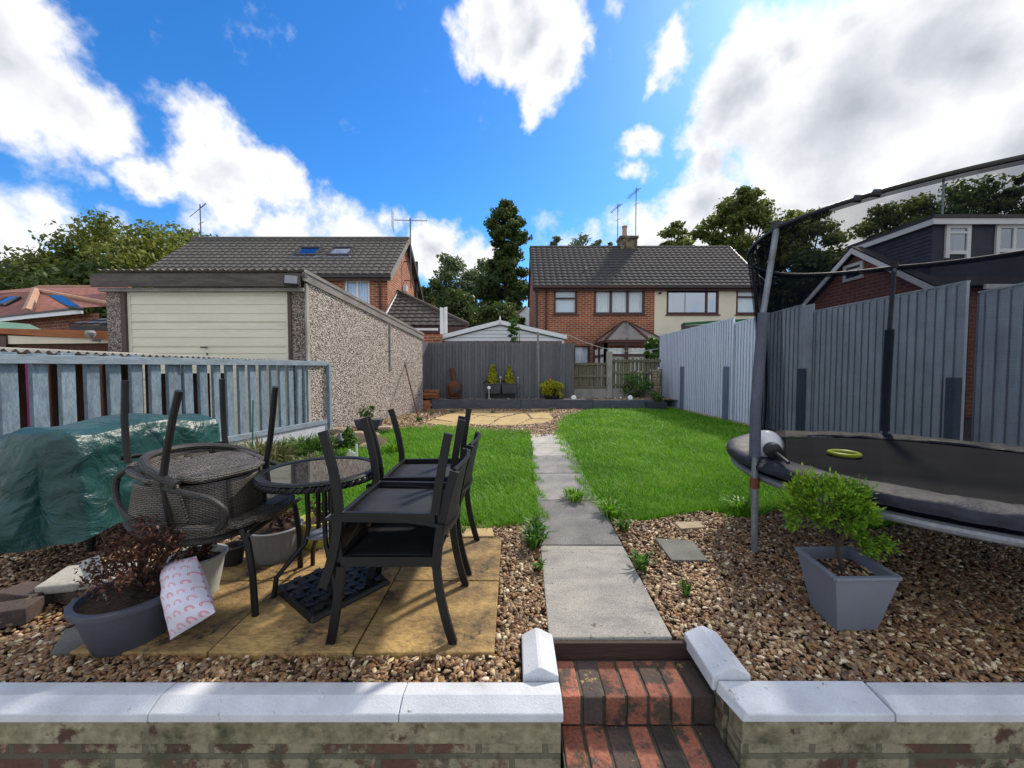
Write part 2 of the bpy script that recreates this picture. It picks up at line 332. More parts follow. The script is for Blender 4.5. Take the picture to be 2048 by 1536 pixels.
# ------------------------------------------------------------ geometry helpers
ORIG = {}
class MB:
    def __init__(s): s.v = []; s.f = []; s.sm = []
    def add(s, vs, fs, sm=False):
        b = len(s.v); s.v += [tuple(v) for v in vs]; s.f += [tuple(b+i for i in f) for f in fs]; s.sm += [sm]*len(fs); return s
    def box(s, x0, x1, y0, y1, z0, z1):
        s.add([(x0,y0,z0),(x1,y0,z0),(x1,y1,z0),(x0,y1,z0),(x0,y0,z1),(x1,y0,z1),(x1,y1,z1),(x0,y1,z1)],
              [(0,3,2,1),(4,5,6,7),(0,1,5,4),(1,2,6,5),(2,3,7,6),(3,0,4,7)]); return s
    def hexa(s, lo, hi):      # lo, hi: four corners each, counter-clockwise
        s.add(list(lo)+list(hi), [(0,3,2,1),(4,5,6,7),(0,1,5,4),(1,2,6,5),(2,3,7,6),(3,0,4,7)]); return s
    def beam(s, a, b, w, h, up=(0,0,1)):   # box from a to b, w across, h along up
        a, b = Vector(a), Vector(b); d = (b-a).normalized(); t = d.cross(Vector(up)).normalized(); n = t.cross(d).normalized()
        q = [(-w/2,-h/2),(w/2,-h/2),(w/2,h/2),(-w/2,h/2)]
        s.hexa([a+t*x+n*y for x, y in q], [b+t*x+n*y for x, y in q]); return s
    def prism(s, poly, d):    # polygon (3D points) pushed by vector d
        n = len(poly); d = Vector(d)
        s.add([Vector(p) for p in poly]+[Vector(p)+d for p in poly],
              [tuple(range(n))[::-1], tuple(range(n, 2*n))]+[(i, (i+1) % n, n+(i+1) % n, n+i) for i in range(n)]); return s
    def tube(s, path, r, seg=8, closed=False, cap=True):
        P = [Vector(p) for p in path]; n = len(P); rs = r if isinstance(r, (list, tuple)) else [r]*n
        ref = Vector((0,0,1)); vs = []; prev = None
        for i in range(n):
            if closed: d = P[(i+1) % n]-P[i-1]
            else: d = P[min(i+1, n-1)]-P[max(i-1, 0)]
            d.normalize()
            if prev is None:
                a = d.cross(ref if abs(d.z) < .95 else Vector((1,0,0))).normalized()
            else:
                a = prev-d*prev.dot(d); a = a.normalized() if a.length > 1e-6 else d.orthogonal().normalized()
            prev = a; b = d.cross(a)
            for k in range(seg):
                t = 2*math.pi*k/seg; vs.append(P[i]+(a*math.cos(t)+b*math.sin(t))*rs[i])
        m = n if closed else n-1
        fs = [(i*seg+k, i*seg+(k+1) % seg, ((i+1) % n)*seg+(k+1) % seg, ((i+1) % n)*seg+k) for i in range(m) for k in range(seg)]
        if cap and not closed: fs += [tuple(range(seg))[::-1], tuple((n-1)*seg+k for k in range(seg))]
        s.add(vs, fs, True); return s
    def lathe(s, c, prof, seg=28, cap=True, axis=None):   # prof: [(r, z)]
        c = Vector(c); vs = []
        for r, z in prof:
            for k in range(seg):
                t = 2*math.pi*k/seg; vs.append(Vector((r*math.cos(t), r*math.sin(t), z)))
        if axis is not None:
            q = Vector((0,0,1)).rotation_difference(Vector(axis)); vs = [q @ v for v in vs]
        n = len(prof); fs = [(i*seg+k, i*seg+(k+1) % seg, (i+1)*seg+(k+1) % seg, (i+1)*seg+k) for i in range(n-1) for k in range(seg)]
        if cap: fs += [tuple(range(seg))[::-1], tuple((n-1)*seg+k for k in range(seg))]
        s.add([c+v for v in vs], fs, True); return s
    def grid(s, fn, nu, nv, sm=True):
        vs = [fn(i/nu, j/nv) for j in range(nv+1) for i in range(nu+1)]
        fs = [(j*(nu+1)+i, j*(nu+1)+i+1, (j+1)*(nu+1)+i+1, (j+1)*(nu+1)+i) for j in range(nv) for i in range(nu)]
        s.add(vs, fs, sm); return s
    def obj(s, name, mat, parent=None, bevel=0, solid=0, angle=35):
        me = bpy.data.meshes.new(name)
        og = ORIG.get(parent.name) if parent is not None else None
        if og is None:
            if parent is not None: og = Vector((0,0,0))
            elif s.v:
                a = np.array(s.v); og = Vector(((a[:,0].min()+a[:,0].max())/2, (a[:,1].min()+a[:,1].max())/2, a[:,2].min()))
        me.from_pydata([tuple(Vector(v)-og) for v in s.v], [], s.f)
        uvl = me.uv_layers.new(name='UVMap')
        uvs = []
        for p in me.polygons:
            n = p.normal
            if abs(n.z) > .97: t = Vector((1,0,0)); b = Vector((0,1,0))
            else:
                t = Vector((0,0,1)).cross(n).normalized(); b = n.cross(t)
            for vi in p.vertices:
                c = me.vertices[vi].co+og; uvs += [c.dot(t), c.dot(b)]
        uvl.data.foreach_set('uv', uvs)
        me.polygons.foreach_set('use_smooth', s.sm)
        if any(s.sm):
            me.set_sharp_from_angle(angle=R(angle))
        me.materials.append(MATS[mat]); me.update()
        o = bpy.data.objects.new(name, me); COL.objects.link(o)
        if parent is not None: o.parent = parent; ORIG[o.name] = og
        else: o.location = og
        if solid:
            md = o.modifiers.new('solid', 'SOLIDIFY'); md.thickness = solid; md.offset = 0
        if bevel:
            md = o.modifiers.new('bevel', 'BEVEL'); md.width = bevel; md.segments = 2; md.limit_method = 'ANGLE'; md.angle_limit = R(40)
        return o
def tag(o, label=None, cat=None, group=None, kind=None):
    if label: o['label'] = label
    if cat: o['category'] = cat
    if group: o['group'] = group
    if kind: o['kind'] = kind
    return o
def thing(name, label, cat, loc=(0,0,0), group=None, local=False):
    o = bpy.data.objects.new(name, None); COL.objects.link(o); o.location = loc; o.empty_display_size = .2
    ORIG[o.name] = Vector((0,0,0)) if local else Vector(loc)
    return tag(o, label, cat, group)
def copy_tree(o, parent=None):
    c = o.copy(); COL.objects.link(c); c.parent = parent
    for ch in list(o.children): copy_tree(ch, c)
    return c
def np_obj(name, V, Fq, mat, parent=None, rnd=None, smooth=False):
    V = np.asarray(V, dtype=np.float32).reshape(-1, 3); Fq = np.asarray(Fq, dtype=np.int32); k = Fq.shape[1]
    og = ORIG.get(parent.name, Vector((0,0,0))) if parent is not None else Vector((0,0,0))
    V = V-np.array(og, dtype=np.float32)
    me = bpy.data.meshes.new(name); me.vertices.add(len(V)); me.vertices.foreach_set('co', V.ravel())
    me.loops.add(Fq.size); me.loops.foreach_set('vertex_index', Fq.ravel())
    me.polygons.add(len(Fq)); me.polygons.foreach_set('loop_start', np.arange(0, Fq.size, k, dtype=np.int32))
    me.polygons.foreach_set('use_smooth', np.full(len(Fq), smooth))
    me.update(calc_edges=True); me.validate()
    if rnd is not None:
        a = me.attributes.new('rnd', 'FLOAT', 'POINT'); a.data.foreach_set('value', np.asarray(rnd, dtype=np.float32))
    me.materials.append(MATS[mat])
    o = bpy.data.objects.new(name, me); COL.objects.link(o)
    if parent is not None: o.parent = parent
    return o
def inpoly(P, poly):
    x, y = P[:,0], P[:,1]; r = np.zeros(len(P), bool); n = len(poly)
    for i in range(n):
        x0, y0 = poly[i][:2]; x1, y1 = poly[(i+1) % n][:2]
        if y0 == y1: continue
        r ^= ((y0 > y) != (y1 > y)) & (x < (x1-x0)*(y-y0)/(y1-y0)+x0)
    return r
def leaves(centers, radii, n, size, flat=.6, aspect=.6, shell=.55, seed=0, up=.35):
    """n leaf-sized faces spread through clumps; returns V, F, rnd"""
    g = np.random.default_rng(seed)
    C = np.asarray(centers, float); Rd = np.asarray(radii, float)
    if Rd.ndim == 1: Rd = np.repeat(Rd[:,None], 3, 1)*np.array([1,1,.8])
    w = Rd.prod(1)**(2/3); idx = g.choice(len(C), n, p=w/w.sum())
    d = g.normal(size=(n,3)); d /= np.linalg.norm(d, axis=1)[:,None]
    rr = shell+(1-shell)*g.random(n)**.7
    rr *= 1+.25*np.sin(d[:,0]*5+idx)*np.cos(d[:,2]*6+idx*1.7)
    P = C[idx]+d*Rd[idx]*rr[:,None]
    N = d*.8+g.normal(size=(n,3))*.7+np.array([0,0,up]); N /= np.linalg.norm(N, axis=1)[:,None]
    A = np.cross(N, g.normal(size=(n,3))); A /= np.linalg.norm(A, axis=1)[:,None]; B = np.cross(N, A)
    s = size*(.6+.8*g.random(n))[:,None]
    a = A*s; b = B*s*aspect
    V = np.stack([P-a, P+b-a*.1, P+a, P-b-a*.1], 1).reshape(-1,3)
    Fq = np.arange(4*n).reshape(n,4)
    cl = g.random(len(C))
    rv = np.clip(.35*cl[idx]+.65*g.random(n)*1.0, 0, 1)
    return V, Fq, np.repeat(rv, 4)
def limb(mb, a, b, r0, r1, bend=.12, seg=7, n=5, g=random):
    a, b = Vector(a), Vector(b); L = (b-a).length
    o = Vector((g.uniform(-1,1), g.uniform(-1,1), g.uniform(-.3,.6)))*L*bend
    P = [a.lerp(b, i/n)+o*math.sin(math.pi*i/n) for i in range(n+1)]
    mb.tube(P, [r0+(r1-r0)*i/n for i in range(n+1)], seg)
def tree(name, label, px, Y, toppy, halfw, mat, seed, group='trees behind the houses', nleaf=7000, size=.3, nclump=26, base=.3,
         clump=.30, shape='round', gz=0.0, trunk_r=.28, cat='tree', nlimb=10, flat=.75):
    g = random.Random(seed)
    top = at(px, toppy, Y); W_ = halfw/F*Y; cx = top.x; h = top.z-gz
    root = thing(name, label, cat, (cx, Y, gz), group)
    cb = gz+h*base; ch = h-h*base
    C = []; Rr = []
    for i in range(nclump):
        t = (i+.5)/nclump; ang = i*2.39996+g.uniform(-.4,.4)
        if shape == 'round': prof = math.sqrt(max(0, 1-(2*t-1)**2))*.92+.08
        elif shape == 'spire': prof = (1-t)**.7*.9+.16
        elif shape == 'wide': prof = math.sqrt(max(0, 1-(t*.95)**2))
        elif shape == 'tall': prof = min(1, .42+1.0*(1-t)**1.1)*(.8+.3*math.sin(t*17))
        else: prof = .8
        rad = W_*prof*g.uniform(.35, .85)
        cr = W_*clump*g.uniform(.75, 1.3)*(.55+.45*prof)
        C.append((cx+math.cos(ang)*rad, Y+math.sin(ang)*rad, cb+ch*t*.93)); Rr.append((cr, cr, cr*flat))
    V, Fq, rv = leaves(C, [(a*1.15,b*1.15,c*1.1) for a,b,c in Rr], nleaf, size, seed=seed, shell=.25)
    np_obj('crown', V, Fq, mat, root, rv)
    mb = MB()
    tt = Vector((cx+g.uniform(-.3,.3), Y, cb+ch*.72))
    limb(mb, (cx, Y, gz), tt, trunk_r, trunk_r*.25, .04, 9, 8, g)
    for i in range(0, nclump, max(1, nclump//nlimb)):
        c = Vector(C[i]); k = max(.12, min(.85, (c.z-gz)/h-.22)); s = Vector((cx, Y, gz)).lerp(tt, k)
        limb(mb, s, c, trunk_r*.42*(1-k*.5), trunk_r*.08, .10, 6, 5, g)
        for _ in range(2):
            e = c+Vector((g.uniform(-1,1), g.uniform(-1,1), g.uniform(-.2,1)))*Rr[i][0]*.9
            limb(mb, s.lerp(c, .65), e, trunk_r*.15, trunk_r*.04, .1, 5, 4, g)
    mb.obj('trunk', 'bark', root)
    return root
def tiled_slope(mb, o, ux, uy, poly, pw=.33, ph=.34, amp=.035, step=.045):
    """roof slope: o origin at the eave, ux along the eave, uy up the slope (unit vectors), poly in (u, v) metres"""
    o, ux, uy = Vector(o), Vector(ux), Vector(uy); n = ux.cross(uy).normalized()
    if n.z < 0: n = -n
    us = [p[0] for p in poly]; vs = [p[1] for p in poly]; u0, u1, v0, v1 = min(us), max(us), min(vs), max(vs)
    nu = max(1, int((u1-u0)/pw*5)); rows = max(1, int(math.ceil((v1-v0)/ph)))
    bm = bmesh.new()
    for j in range(rows):
        va = v0+j*ph; vb = min(v1, va+ph)+.03; lo = []; hi = []; dn = []
        for i in range(nu+1):
            u = u0+(u1-u0)*i/nu; w = amp*abs(math.sin(math.pi*u/pw))**.7
            lo.append(bm.verts.new((u, va, step+w))); hi.append(bm.verts.new((u, vb, w))); dn.append(bm.verts.new((u, va, w-.01)))
        for i in range(nu):
            bm.faces.new((lo[i], lo[i+1], hi[i+1], hi[i])); bm.faces.new((dn[i], dn[i+1], lo[i+1], lo[i]))
    m = len(poly); cx = sum(us)/m; cy = sum(vs)/m
    for i in range(m):
        a = Vector((*poly[i], 0)); b = Vector((*poly[(i+1) % m], 0)); d = b-a
        if d.length < 1e-4: continue
        nn = Vector((d.y, -d.x, 0)).normalized()
        if nn.dot(Vector((cx, cy, 0))-a) > 0: nn = -nn
        bmesh.ops.bisect_plane(bm, geom=bm.verts[:]+bm.edges[:]+bm.faces[:], plane_co=a, plane_no=nn, clear_outer=True)
    bm.verts.index_update()
    mb.add([o+ux*v.co.x+uy*v.co.y+n*v.co.z for v in bm.verts], [tuple(v.index for v in f.verts) for f in bm.faces], False)
    bm.free()
def wall_holes(mb, x0, x1, z0, z1, holes, Y, depth=.16):
    """front wall in the plane y=Y with real openings and reveals; holes (xa, xb, za, zb)"""
    xs = sorted({x0, x1, *[h[0] for h in holes], *[h[1] for h in holes]}); zs = sorted({z0, z1, *[h[2] for h in holes], *[h[3] for h in holes]})
    for a, b in zip(xs, xs[1:]):
        for c, d in zip(zs, zs[1:]):
            if any(h[0] <= a and b <= h[1] and h[2] <= c and d <= h[3] for h in holes): continue
            mb.add([(a,Y,c),(b,Y,c),(b,Y,d),(a,Y,d)], [(0,1,2,3)])
    for a, b, c, d in holes:
        q = Y+depth
        mb.add([(a,Y,c),(b,Y,c),(b,Y,d),(a,Y,d),(a,q,c),(b,q,c),(b,q,d),(a,q,d)], [(0,4,5,1),(1,5,6,2),(2,6,7,3),(3,7,4,0)])
def window(root, xa, xb, za, zb, Y, mull=(), trans=(), fm='brown_frame', t=.09, inner='curtain', glass='window_glass', sill=True, label=None):
    """window set into an opening; mull: x fractions, trans: (x0f, x1f, zf)"""
    f = MB(); y0, y1 = Y+.05, Y+.12
    e = .002
    f.box(xa+e, xb-e, y0, y1, za+e, za+t); f.box(xa+e, xb-e, y0, y1, zb-t, zb-e)
    f.box(xa+e, xa+t, y0, y1, za+t, zb-t); f.box(xb-t, xb-e, y0, y1, za+t, zb-t)
    for m in mull:
        x = xa+(xb-xa)*m; f.box(x-t*.5, x+t*.5, y0-.004, y1-.004, za+t, zb-t)
    for a, b, z in trans:
        zz = za+(zb-za)*z; f.box(xa+(xb-xa)*a+t*.4, xa+(xb-xa)*b-t*.4, y0+.004, y1-.008, zz-t*.4, zz+t*.4)
    w = f.obj('window', fm, root)
    if label: w['label'] = label
    MB().add([(xa+t*.5,y0+.03,za+t*.5),(xb-t*.5,y0+.03,za+t*.5),(xb-t*.5,y0+.03,zb-t*.5),(xa+t*.5,y0+.03,zb-t*.5)], [(0,1,2,3)]).obj('pane', glass, w)
    if inner:
        c = MB(); n = 60 if inner == 'curtain' else 2
        if inner == 'curtain':
            c.grid(lambda u, v: Vector((xa+(xb-xa)*u, Y+.22+.025*math.sin(u*(xb-xa)*38+math.sin(v*3)), za+(zb-za)*v)), 80, 3)
        else: c.add([(xa,Y+.2,za),(xb,Y+.2,za),(xb,Y+.2,zb),(xa,Y+.2,zb)], [(0,1,2,3)])
        c.obj('curtain' if inner == 'curtain' else 'blind', inner, w)
    if sill: MB().box(xa-.06, xb+.06, Y-.07, Y+.05, za-.06, za-.002).obj('sill', fm, w)
    return w
def aerial(root, base, h, kind=0, s=1.0):
    m = MB(); b = Vector(base); m.tube([b, b+Vector((0,0,h))], .022*s, 6)
    t = b+Vector((0,0,h*.97))
    if kind == 0:      # yagi with reflector
        a, c = t+Vector((-.55,0,.0))*s, t+Vector((.55,.2,.05))*s; m.tube([a, c], .014*s, 5)
        for i in range(8):
            q = a.lerp(c, i/7); m.tube([q+Vector((0,-.18,-.16))*s, q+Vector((0,.18,.16))*s], .008*s, 4)
        for k in (-1, 1):
            for j in range(4):
                m.tube([a+Vector((-.02,-.25,.07*j*k+.04*k))*s, a+Vector((-.1,.3,.09*j*k+.04*k))*s], .007*s, 4)
    else:
        a, c = t+Vector((-.4,0,-.45))*s, t+Vector((.15,.1,.08))*s; m.tube([a, c], .013*s, 5)
        for i in range(9):
            q = a.lerp(c, i/8); m.tube([q+Vector((-.08,.15,.08))*s, q+Vector((.08,-.15,-.08))*s], .008*s, 4)
        m.tube([t+Vector((-.05,0,-.2)), t+Vector((.3,0,.1))], .013, 5)
        m.tube([t+Vector((-.12,0,-1.0)), t+Vector((.2,0,-.85))], .013, 5)
    return m
# ------------------------------------------------------------ ground
SX0, SX1 = .192, .845                # the flight of steps
YW0, YW1 = 1.36, 1.47                # retaining wall, front and back
m = MB()
B_ = 400
def q(x0, x1, y0, y1, z): m.add([(x0,y0,z),(x1,y0,z),(x1,y1,z),(x0,y1,z)], [(0,1,2,3)])
q(-B_, SX0, YW1, 1.74, -.03); q(SX1, B_, YW1, 1.74, -.03); q(-B_, B_, 1.74, 16, -.03)
m.add([(-B_,16,-.03),(B_,16,-.03),(B_,900,-6),(-B_,900,-6)], [(0,1,2,3)])
tag(m.obj('ground', 'soil'), 'bare brown earth and far ground under the gardens', None, None, 'structure')
m = MB(); m.add([(-B_,-60,-.62),(B_,-60,-.62),(B_,1.9,-.62),(-B_,1.9,-.62)], [(0,1,2,3)])
tag(m.obj('lower_patio', 'concrete'), None, None, None, 'structure')
# lawn sheets
def gpl(pts, z=0): return [gp(x, y, z) for x, y in pts]
lawnL = gpl([(1083,1040),(1010,1050),(930,1052),(860,1062),(760,1080),(640,1075),(560,1030),(520,975),(560,935),(640,905),(700,878),(790,857),(900,853),(1060,862)])
lawnR = gpl([(1112,872),(1117,850),(1130,832),(1180,818),(1325,816)])+[Vector((5.35,12.4,0)), Vector((5.35,4.2,0)), Vector((4.0,3.3,0)), Vector((2.9,3.0,0))]+gpl([(1560,1015),(1500,1035),(1400,1020),(1300,1040),(1210,1036),(1165,985),(1140,930)])
for nm, P in (('lawn', lawnL), ('lawn', lawnR)):
    mm = MB(); mm.add([(p.x, p.y, -.018) for p in P], [tuple(range(len(P)))])
    tag(mm.obj(nm, 'lawn_soil'), None, None, None, 'structure')
def blades(poly, dens, h, w, seed, zone=None):
    g = np.random.default_rng(seed)
    P = np.array([[p.x, p.y] for p in poly]); a, b = P.min(0), P.max(0)
    n = int((b-a).prod()*dens); Q = a+(b-a)*g.random((n,2)); J = Q+.11*np.stack([np.sin(Q[:,0]*23+Q[:,1]*11), np.sin(Q[:,1]*27-Q[:,0]*9)],1)*g.random((n,1)); k = inpoly(J, poly)
    if zone: k &= (Q[:,1] >= zone[0]) & (Q[:,1] < zone[1])
    Q = Q[k]; n = len(Q)
    th = g.random(n)*2*np.pi; ln = g.random(n)
    pat = .5+.5*np.sin(Q[:,0]*3.1+np.sin(Q[:,1]*2.3)*2)*np.cos(Q[:,1]*1.7+Q[:,0])
    # edge blades longer
    hh = h*(.55+.75*g.random(n))*(.85+.35*pat)
    hh = np.where(g.random(n) > .985, hh*1.9, hh)
    lean = hh*(.3+.8*ln); dx, dy = np.cos(th)*lean, np.sin(th)*lean
    tx, ty = -np.sin(th)*w*.5, np.cos(th)*w*.5
    z0 = np.full(n, -.02)
    V = np.empty((n,5,3))
    V[:,0] = np.stack([Q[:,0]-tx, Q[:,1]-ty, z0], 1); V[:,1] = np.stack([Q[:,0]+tx, Q[:,1]+ty, z0], 1)
    V[:,2] = np.stack([Q[:,0]+tx*.8+dx*.35, Q[:,1]+ty*.8+dy*.35, z0+hh*.62], 1)
    V[:,3] = np.stack([Q[:,0]-tx*.8+dx*.35, Q[:,1]-ty*.8+dy*.35, z0+hh*.62], 1)
    V[:,4] = np.stack([Q[:,0]+dx, Q[:,1]+dy, z0+hh*.98], 1)
    i = np.arange(n)*5
    F3 = np.concatenate([np.stack([i,i+1,i+2],1), np.stack([i,i+2,i+3],1), np.stack([i+3,i+2,i+4],1)])
    pt2 = .5+.5*np.sin(Q[:,0]*7.3+2*np.sin(Q[:,1]*5.1))*np.sin(Q[:,1]*6.1+1.5*np.sin(Q[:,0]*4.3))
    rv = np.clip(.28*pat+.62*g.random(n)+.30*(pt2 > .86)*g.random(n), 0, 1)
    return V.reshape(-1,3), F3, np.repeat(rv, 5)
def grass(name, poly, seed):
    Vs, Fs, Rs, off = [], [], [], 0
    for z, d, h, w in (((0,3.6), 12000, .060, .0050), ((3.6,5.2), 7000, .060, .0065), ((5.2,8), 3600, .062, .009), ((8,13), 1500, .065, .014)):
        V, Fq, rv = blades(poly, d, h, w, seed, z); Vs.append(V); Fs.append(Fq+off); Rs.append(rv); off += len(V)
    o = np_obj(name, np.concatenate(Vs), np.concatenate(Fs), 'grass_blades', None, np.concatenate(Rs))
    return tag(o, 'green lawn grass beside the slab path', 'grass', None, 'stuff')
grass('grass', lawnL, 3)['label'] = 'green lawn grass between the garage wall and the slab path'
grass('grass', lawnR, 4)['label'] = 'green lawn grass between the slab path and the white fence'
# path slabs
pathx = lambda y, s: (.172+(y-1.743)*.0325) if s == 0 else (.768+(y-1.743)*.0425)
yy = 1.752; k = 0; L = .955
while yy < 7.2:
    y1 = yy+L-.014; s = MB()
    jl = random.uniform(-.012, .012); d = .006
    a = [(pathx(yy,0)+jl+d,yy,0),(pathx(yy,1)+jl-d,yy,0),(pathx(y1,1)+jl-d,y1,0),(pathx(y1,0)+jl+d,y1,0)]
    s.hexa([(x,y,-.05) for x,y,_ in a], [(x,y,.008+random.uniform(-.003,.003)) for x,y,_ in a])
    o = s.obj('path_slab', 'path_stone' if k == 0 or k >= 4 else 'path_grey', bevel=.006)
    tag(o, ['pale worn concrete slab at the head of the brick steps', 'dark grey path slab, second from the brick steps', 'dark grey path slab, third from the brick steps',
            'dark grey path slab, fourth from the brick steps', 'pale path slab, fifth from the brick steps', 'pale path slab at the far end of the path'][min(k,5)], 'paving slab', 'concrete slabs of the garden path')
    yy += L; k += 1
# yellow patio
cols = [-1.98, -1.36, -.71, -.075]; rows = [1.645, 2.226, 2.80]
names = {(0,0):'ochre riven slab under the big dark pot with the red shrub', (1,0):'smooth tan riven slab before the woven parasol base', (2,0):'stained ochre riven slab with a black blotch near the gravel corner',
         (0,1):'shaded ochre slab under the wicker chairs', (1,1):'ochre riven slab under the bistro table', (2,1):'clean ochre riven slab under the far metal chair leg'}
for i in range(3):
    for j in range(2):
        s = MB(); s.box(cols[i]+.004, cols[i+1]-.004, rows[j]+.004, rows[j+1]-.004, -.04, .012+.002*((i+j) % 2))
        o = s.obj('patio_slab', 'patio_stone', bevel=.005); tag(o, names[(i,j)], 'paving slab', 'ochre slabs of the patio')
def flatstone(name, pts, mat, label, z=.012, group=None, zb=0):
    P = gpl(pts, zb); s = MB(); s.prism([(p.x, p.y, -.03) for p in P][::-1] if False else [(p.x, p.y, -.03) for p in P], (0,0,.03+z+zb))
    return tag(s.obj(name, mat, bevel=.004), label, 'stone slab', group)
flatstone('stepping_stone', [(1343,1123),(1416,1124),(1385,1084),(1310,1079)], 'slate_stone', 'dark slate stepping stone set in the gravel')
flatstone('stepping_stone', [(1362,1060),(1410,1057),(1398,1045),(1348,1047)], 'rock', 'small pale stepping stone at the lawn edge')
flatstone('stepping_stone', [(925,1076),(988,1075),(984,1058),(932,1060)], 'crazy_stone', 'small ochre stepping stone between patio and lawn')
flatstone('stepping_stone', [(100,1312),(190,1303),(215,1245),(130,1262)], 'slate_stone', 'grey slab lying in the gravel beside the big dark pot')
# crazy paving
cz = [[(868,838),(918,846),(960,832),(905,826)],[(918,847),(975,851),(1000,836),(962,832)],[(906,825),(960,831),(1010,824),(950,820)],[(963,831),(1002,835),(1050,824),(1012,823)],
      [(1003,836),(978,851),(1030,851),(1062,838),(1050,826)],[(1032,851),(1085,847),(1110,839),(1064,838)],[(1052,824),(1066,837),(1108,838),(1098,826)],
      [(850,846),(905,853),(935,849),(868,840)],[(1065,820),(1100,819),(1096,815),(1062,816)]]
for i, c in enumerate(cz):
    flatstone('paving_stone', c, 'crazy_stone', 'ochre crazy paving stone lying in front of the sleeper', .01, 'crazy paving before the raised bed')
# pebbles
def pebbles(poly, holes, dens, r, seed, sub, z0=-.012):
    g = np.random.default_rng(seed)
    P = np.array([[p[0], p[1]] for p in poly]); a, b = P.min(0), P.max(0)
    n = int((b-a).prod()*dens); Q = a+(b-a)*g.random((n,2)); k = inpoly(Q, poly)
    for h in holes: k &= ~inpoly(Q, h)
    Q = Q[k]; n = len(Q)
    bm = bmesh.new(); bmesh.ops.create_icosphere(bm, subdivisions=sub, radius=1)
    bv = np.array([v.co[:] for v in bm.verts]); bf = np.array([[v.index for v in f.verts] for f in bm.faces]); bm.free()
    var = []
    for _ in range(8):
        q_ = bv*(1+.22*g.normal(size=(len(bv),1))*.6); q_[:,0] *= 1+.3*(q_[:,1] > .2); var.append(q_)
    var = np.array(var); vi = g.integers(0, 8, n)
    s = r*(.55+.75*g.random(n)**1.5)
    S = np.stack([s*(1+.5*g.random(n)), s*(.7+.3*g.random(n)), s*(.35+.35*g.random(n))], 1)
    V = var[vi]*S[:,None,:]
    t = g.normal(size=n)*.45; c, sn = np.cos(t)[:,None], np.sin(t)[:,None]
    V = np.stack([V[:,:,0]*c-V[:,:,2]*sn, V[:,:,1], V[:,:,0]*sn+V[:,:,2]*c], 2)
    t = g.random(n)*2*np.pi; c, sn = np.cos(t)[:,None], np.sin(t)[:,None]
    V = np.stack([V[:,:,0]*c-V[:,:,1]*sn, V[:,:,0]*sn+V[:,:,1]*c, V[:,:,2]], 2)
    z = z0+g.random(n)*r*.9
    V += np.stack([Q[:,0], Q[:,1], z], 1)[:,None,:]
    Fq = (bf[None]+(np.arange(n)*len(bv))[:,None,None]).reshape(-1,3)
    return V.reshape(-1,3), Fq, np.repeat(g.random(n), len(bv))
def gravel(label, parts):
    Vs, Fs, Rs, off = [], [], [], 0
    for p in parts:
        V, Fq, rv = pebbles(*p); Vs.append(V); Fs.append(Fq+off); Rs.append(rv); off += len(V)
    o = np_obj('gravel', np.concatenate(Vs), np.concatenate(Fs), 'gravel_stones', None, np.concatenate(Rs), True)
    return tag(o, label, 'gravel', None, 'stuff')
patio_hole = [(-1.98,1.645),(-.075,1.645),(-.075,2.80),(-1.98,2.80)]
path_hole = [(pathx(1.74,0),1.74),(pathx(1.74,1),1.74),(pathx(8,1),7.5),(pathx(8,0),7.5)]
capL = [(.03,1.4),(.2,1.4),(.2,1.76),(.03,1.76)]; capR = [(.8,1.4),(.98,1.4),(.98,1.76),(.8,1.76)]
steph = [(.18,1.3),(.86,1.3),(.86,1.75),(.18,1.75)]
lh = [(p.x, p.y) for p in lawnL]; rh = [(p.x, p.y) for p in lawnR]
gravel('mixed brown gravel round the patio beside the brick wall', [
    ([(-3.1,1.47),(.2,1.47),(.2,1.80),(-3.1,1.80)], [patio_hole, path_hole, capL, steph], 5200, .0112, 11, 2),
    ([(-3.6,1.80),(-1.95,1.80),(-1.95,3.2),(-3.6,3.6)], [], 3000, .013, 12, 1),
    ([(-.10,1.62),(.40,1.62),(.45,3.2),(-.9,3.3),(-.9,2.8),(-.10,2.8)], [patio_hole, path_hole, lh, capL, steph], 5200, .0112, 13, 2)])
gravel('mixed brown gravel under the trampoline and grey planter', [
    ([(.70,1.47),(3.3,1.47),(3.3,2.3),(.70,2.3)], [path_hole, rh, capR, steph], 5000, .0115, 15, 2),
    ([(.74,2.3),(4.6,2.3),(4.6,3.5),(.80,3.5)], [path_hole, rh], 3600, .0128, 16, 1)])
bh = [[(p.x, p.y) for p in gpl(c)] for c in cz]
gravel('pale gravel round the crazy paving and below the garage wall', [
    ([(p.x,p.y) for p in gpl([(1060,875),(1112,872),(1125,838),(1170,818),(862,818),(800,830),(720,850),(700,865),(790,856),(1060,866)])], bh, 1200, .028, 17, 1, -.02)])
# ------------------------------------------------------------ steps, retaining walls
def cap(mb, x0, x1, y0, y1, ztop=.022, zlow=-.004, t=.032, bevelx=None):
    yr = y0+(y1-y0)*.42
    pr = [(y0, zlow-t), (y0, zlow), (yr, ztop), (y1-.01, ztop-.008), (y1, zlow), (y1, zlow-t)]
    mb.prism([(x0, y, z) for y, z in pr], (x1-x0, 0, 0))
def caprun(root, xs, y0, y1):
    for a, b in zip(xs, xs[1:]):
        c = MB(); cap(c, a+.0015, b-.0015, y0, y1); c.obj('coping', 'white_coping', root, bevel=.004)
r = thing('retaining_wall', 'low brick retaining wall with white coping below the patio gravel', 'wall', (-1.5, 1.36, -.62), 'retaining walls either side of the steps')
MB().box(-3.4, SX0-.01, YW0+.012, YW1-.01, -.62, -.125).obj('brickwork', 'wall_brick', r)
MB().box(-3.4, SX0-.01, YW0+.009, YW1-.012, -.125, -.035).obj('render_course', 'wall_render', r)
caprun(r, [-3.4, -2.55, -1.35, -.42, SX0], YW0, 1.495)
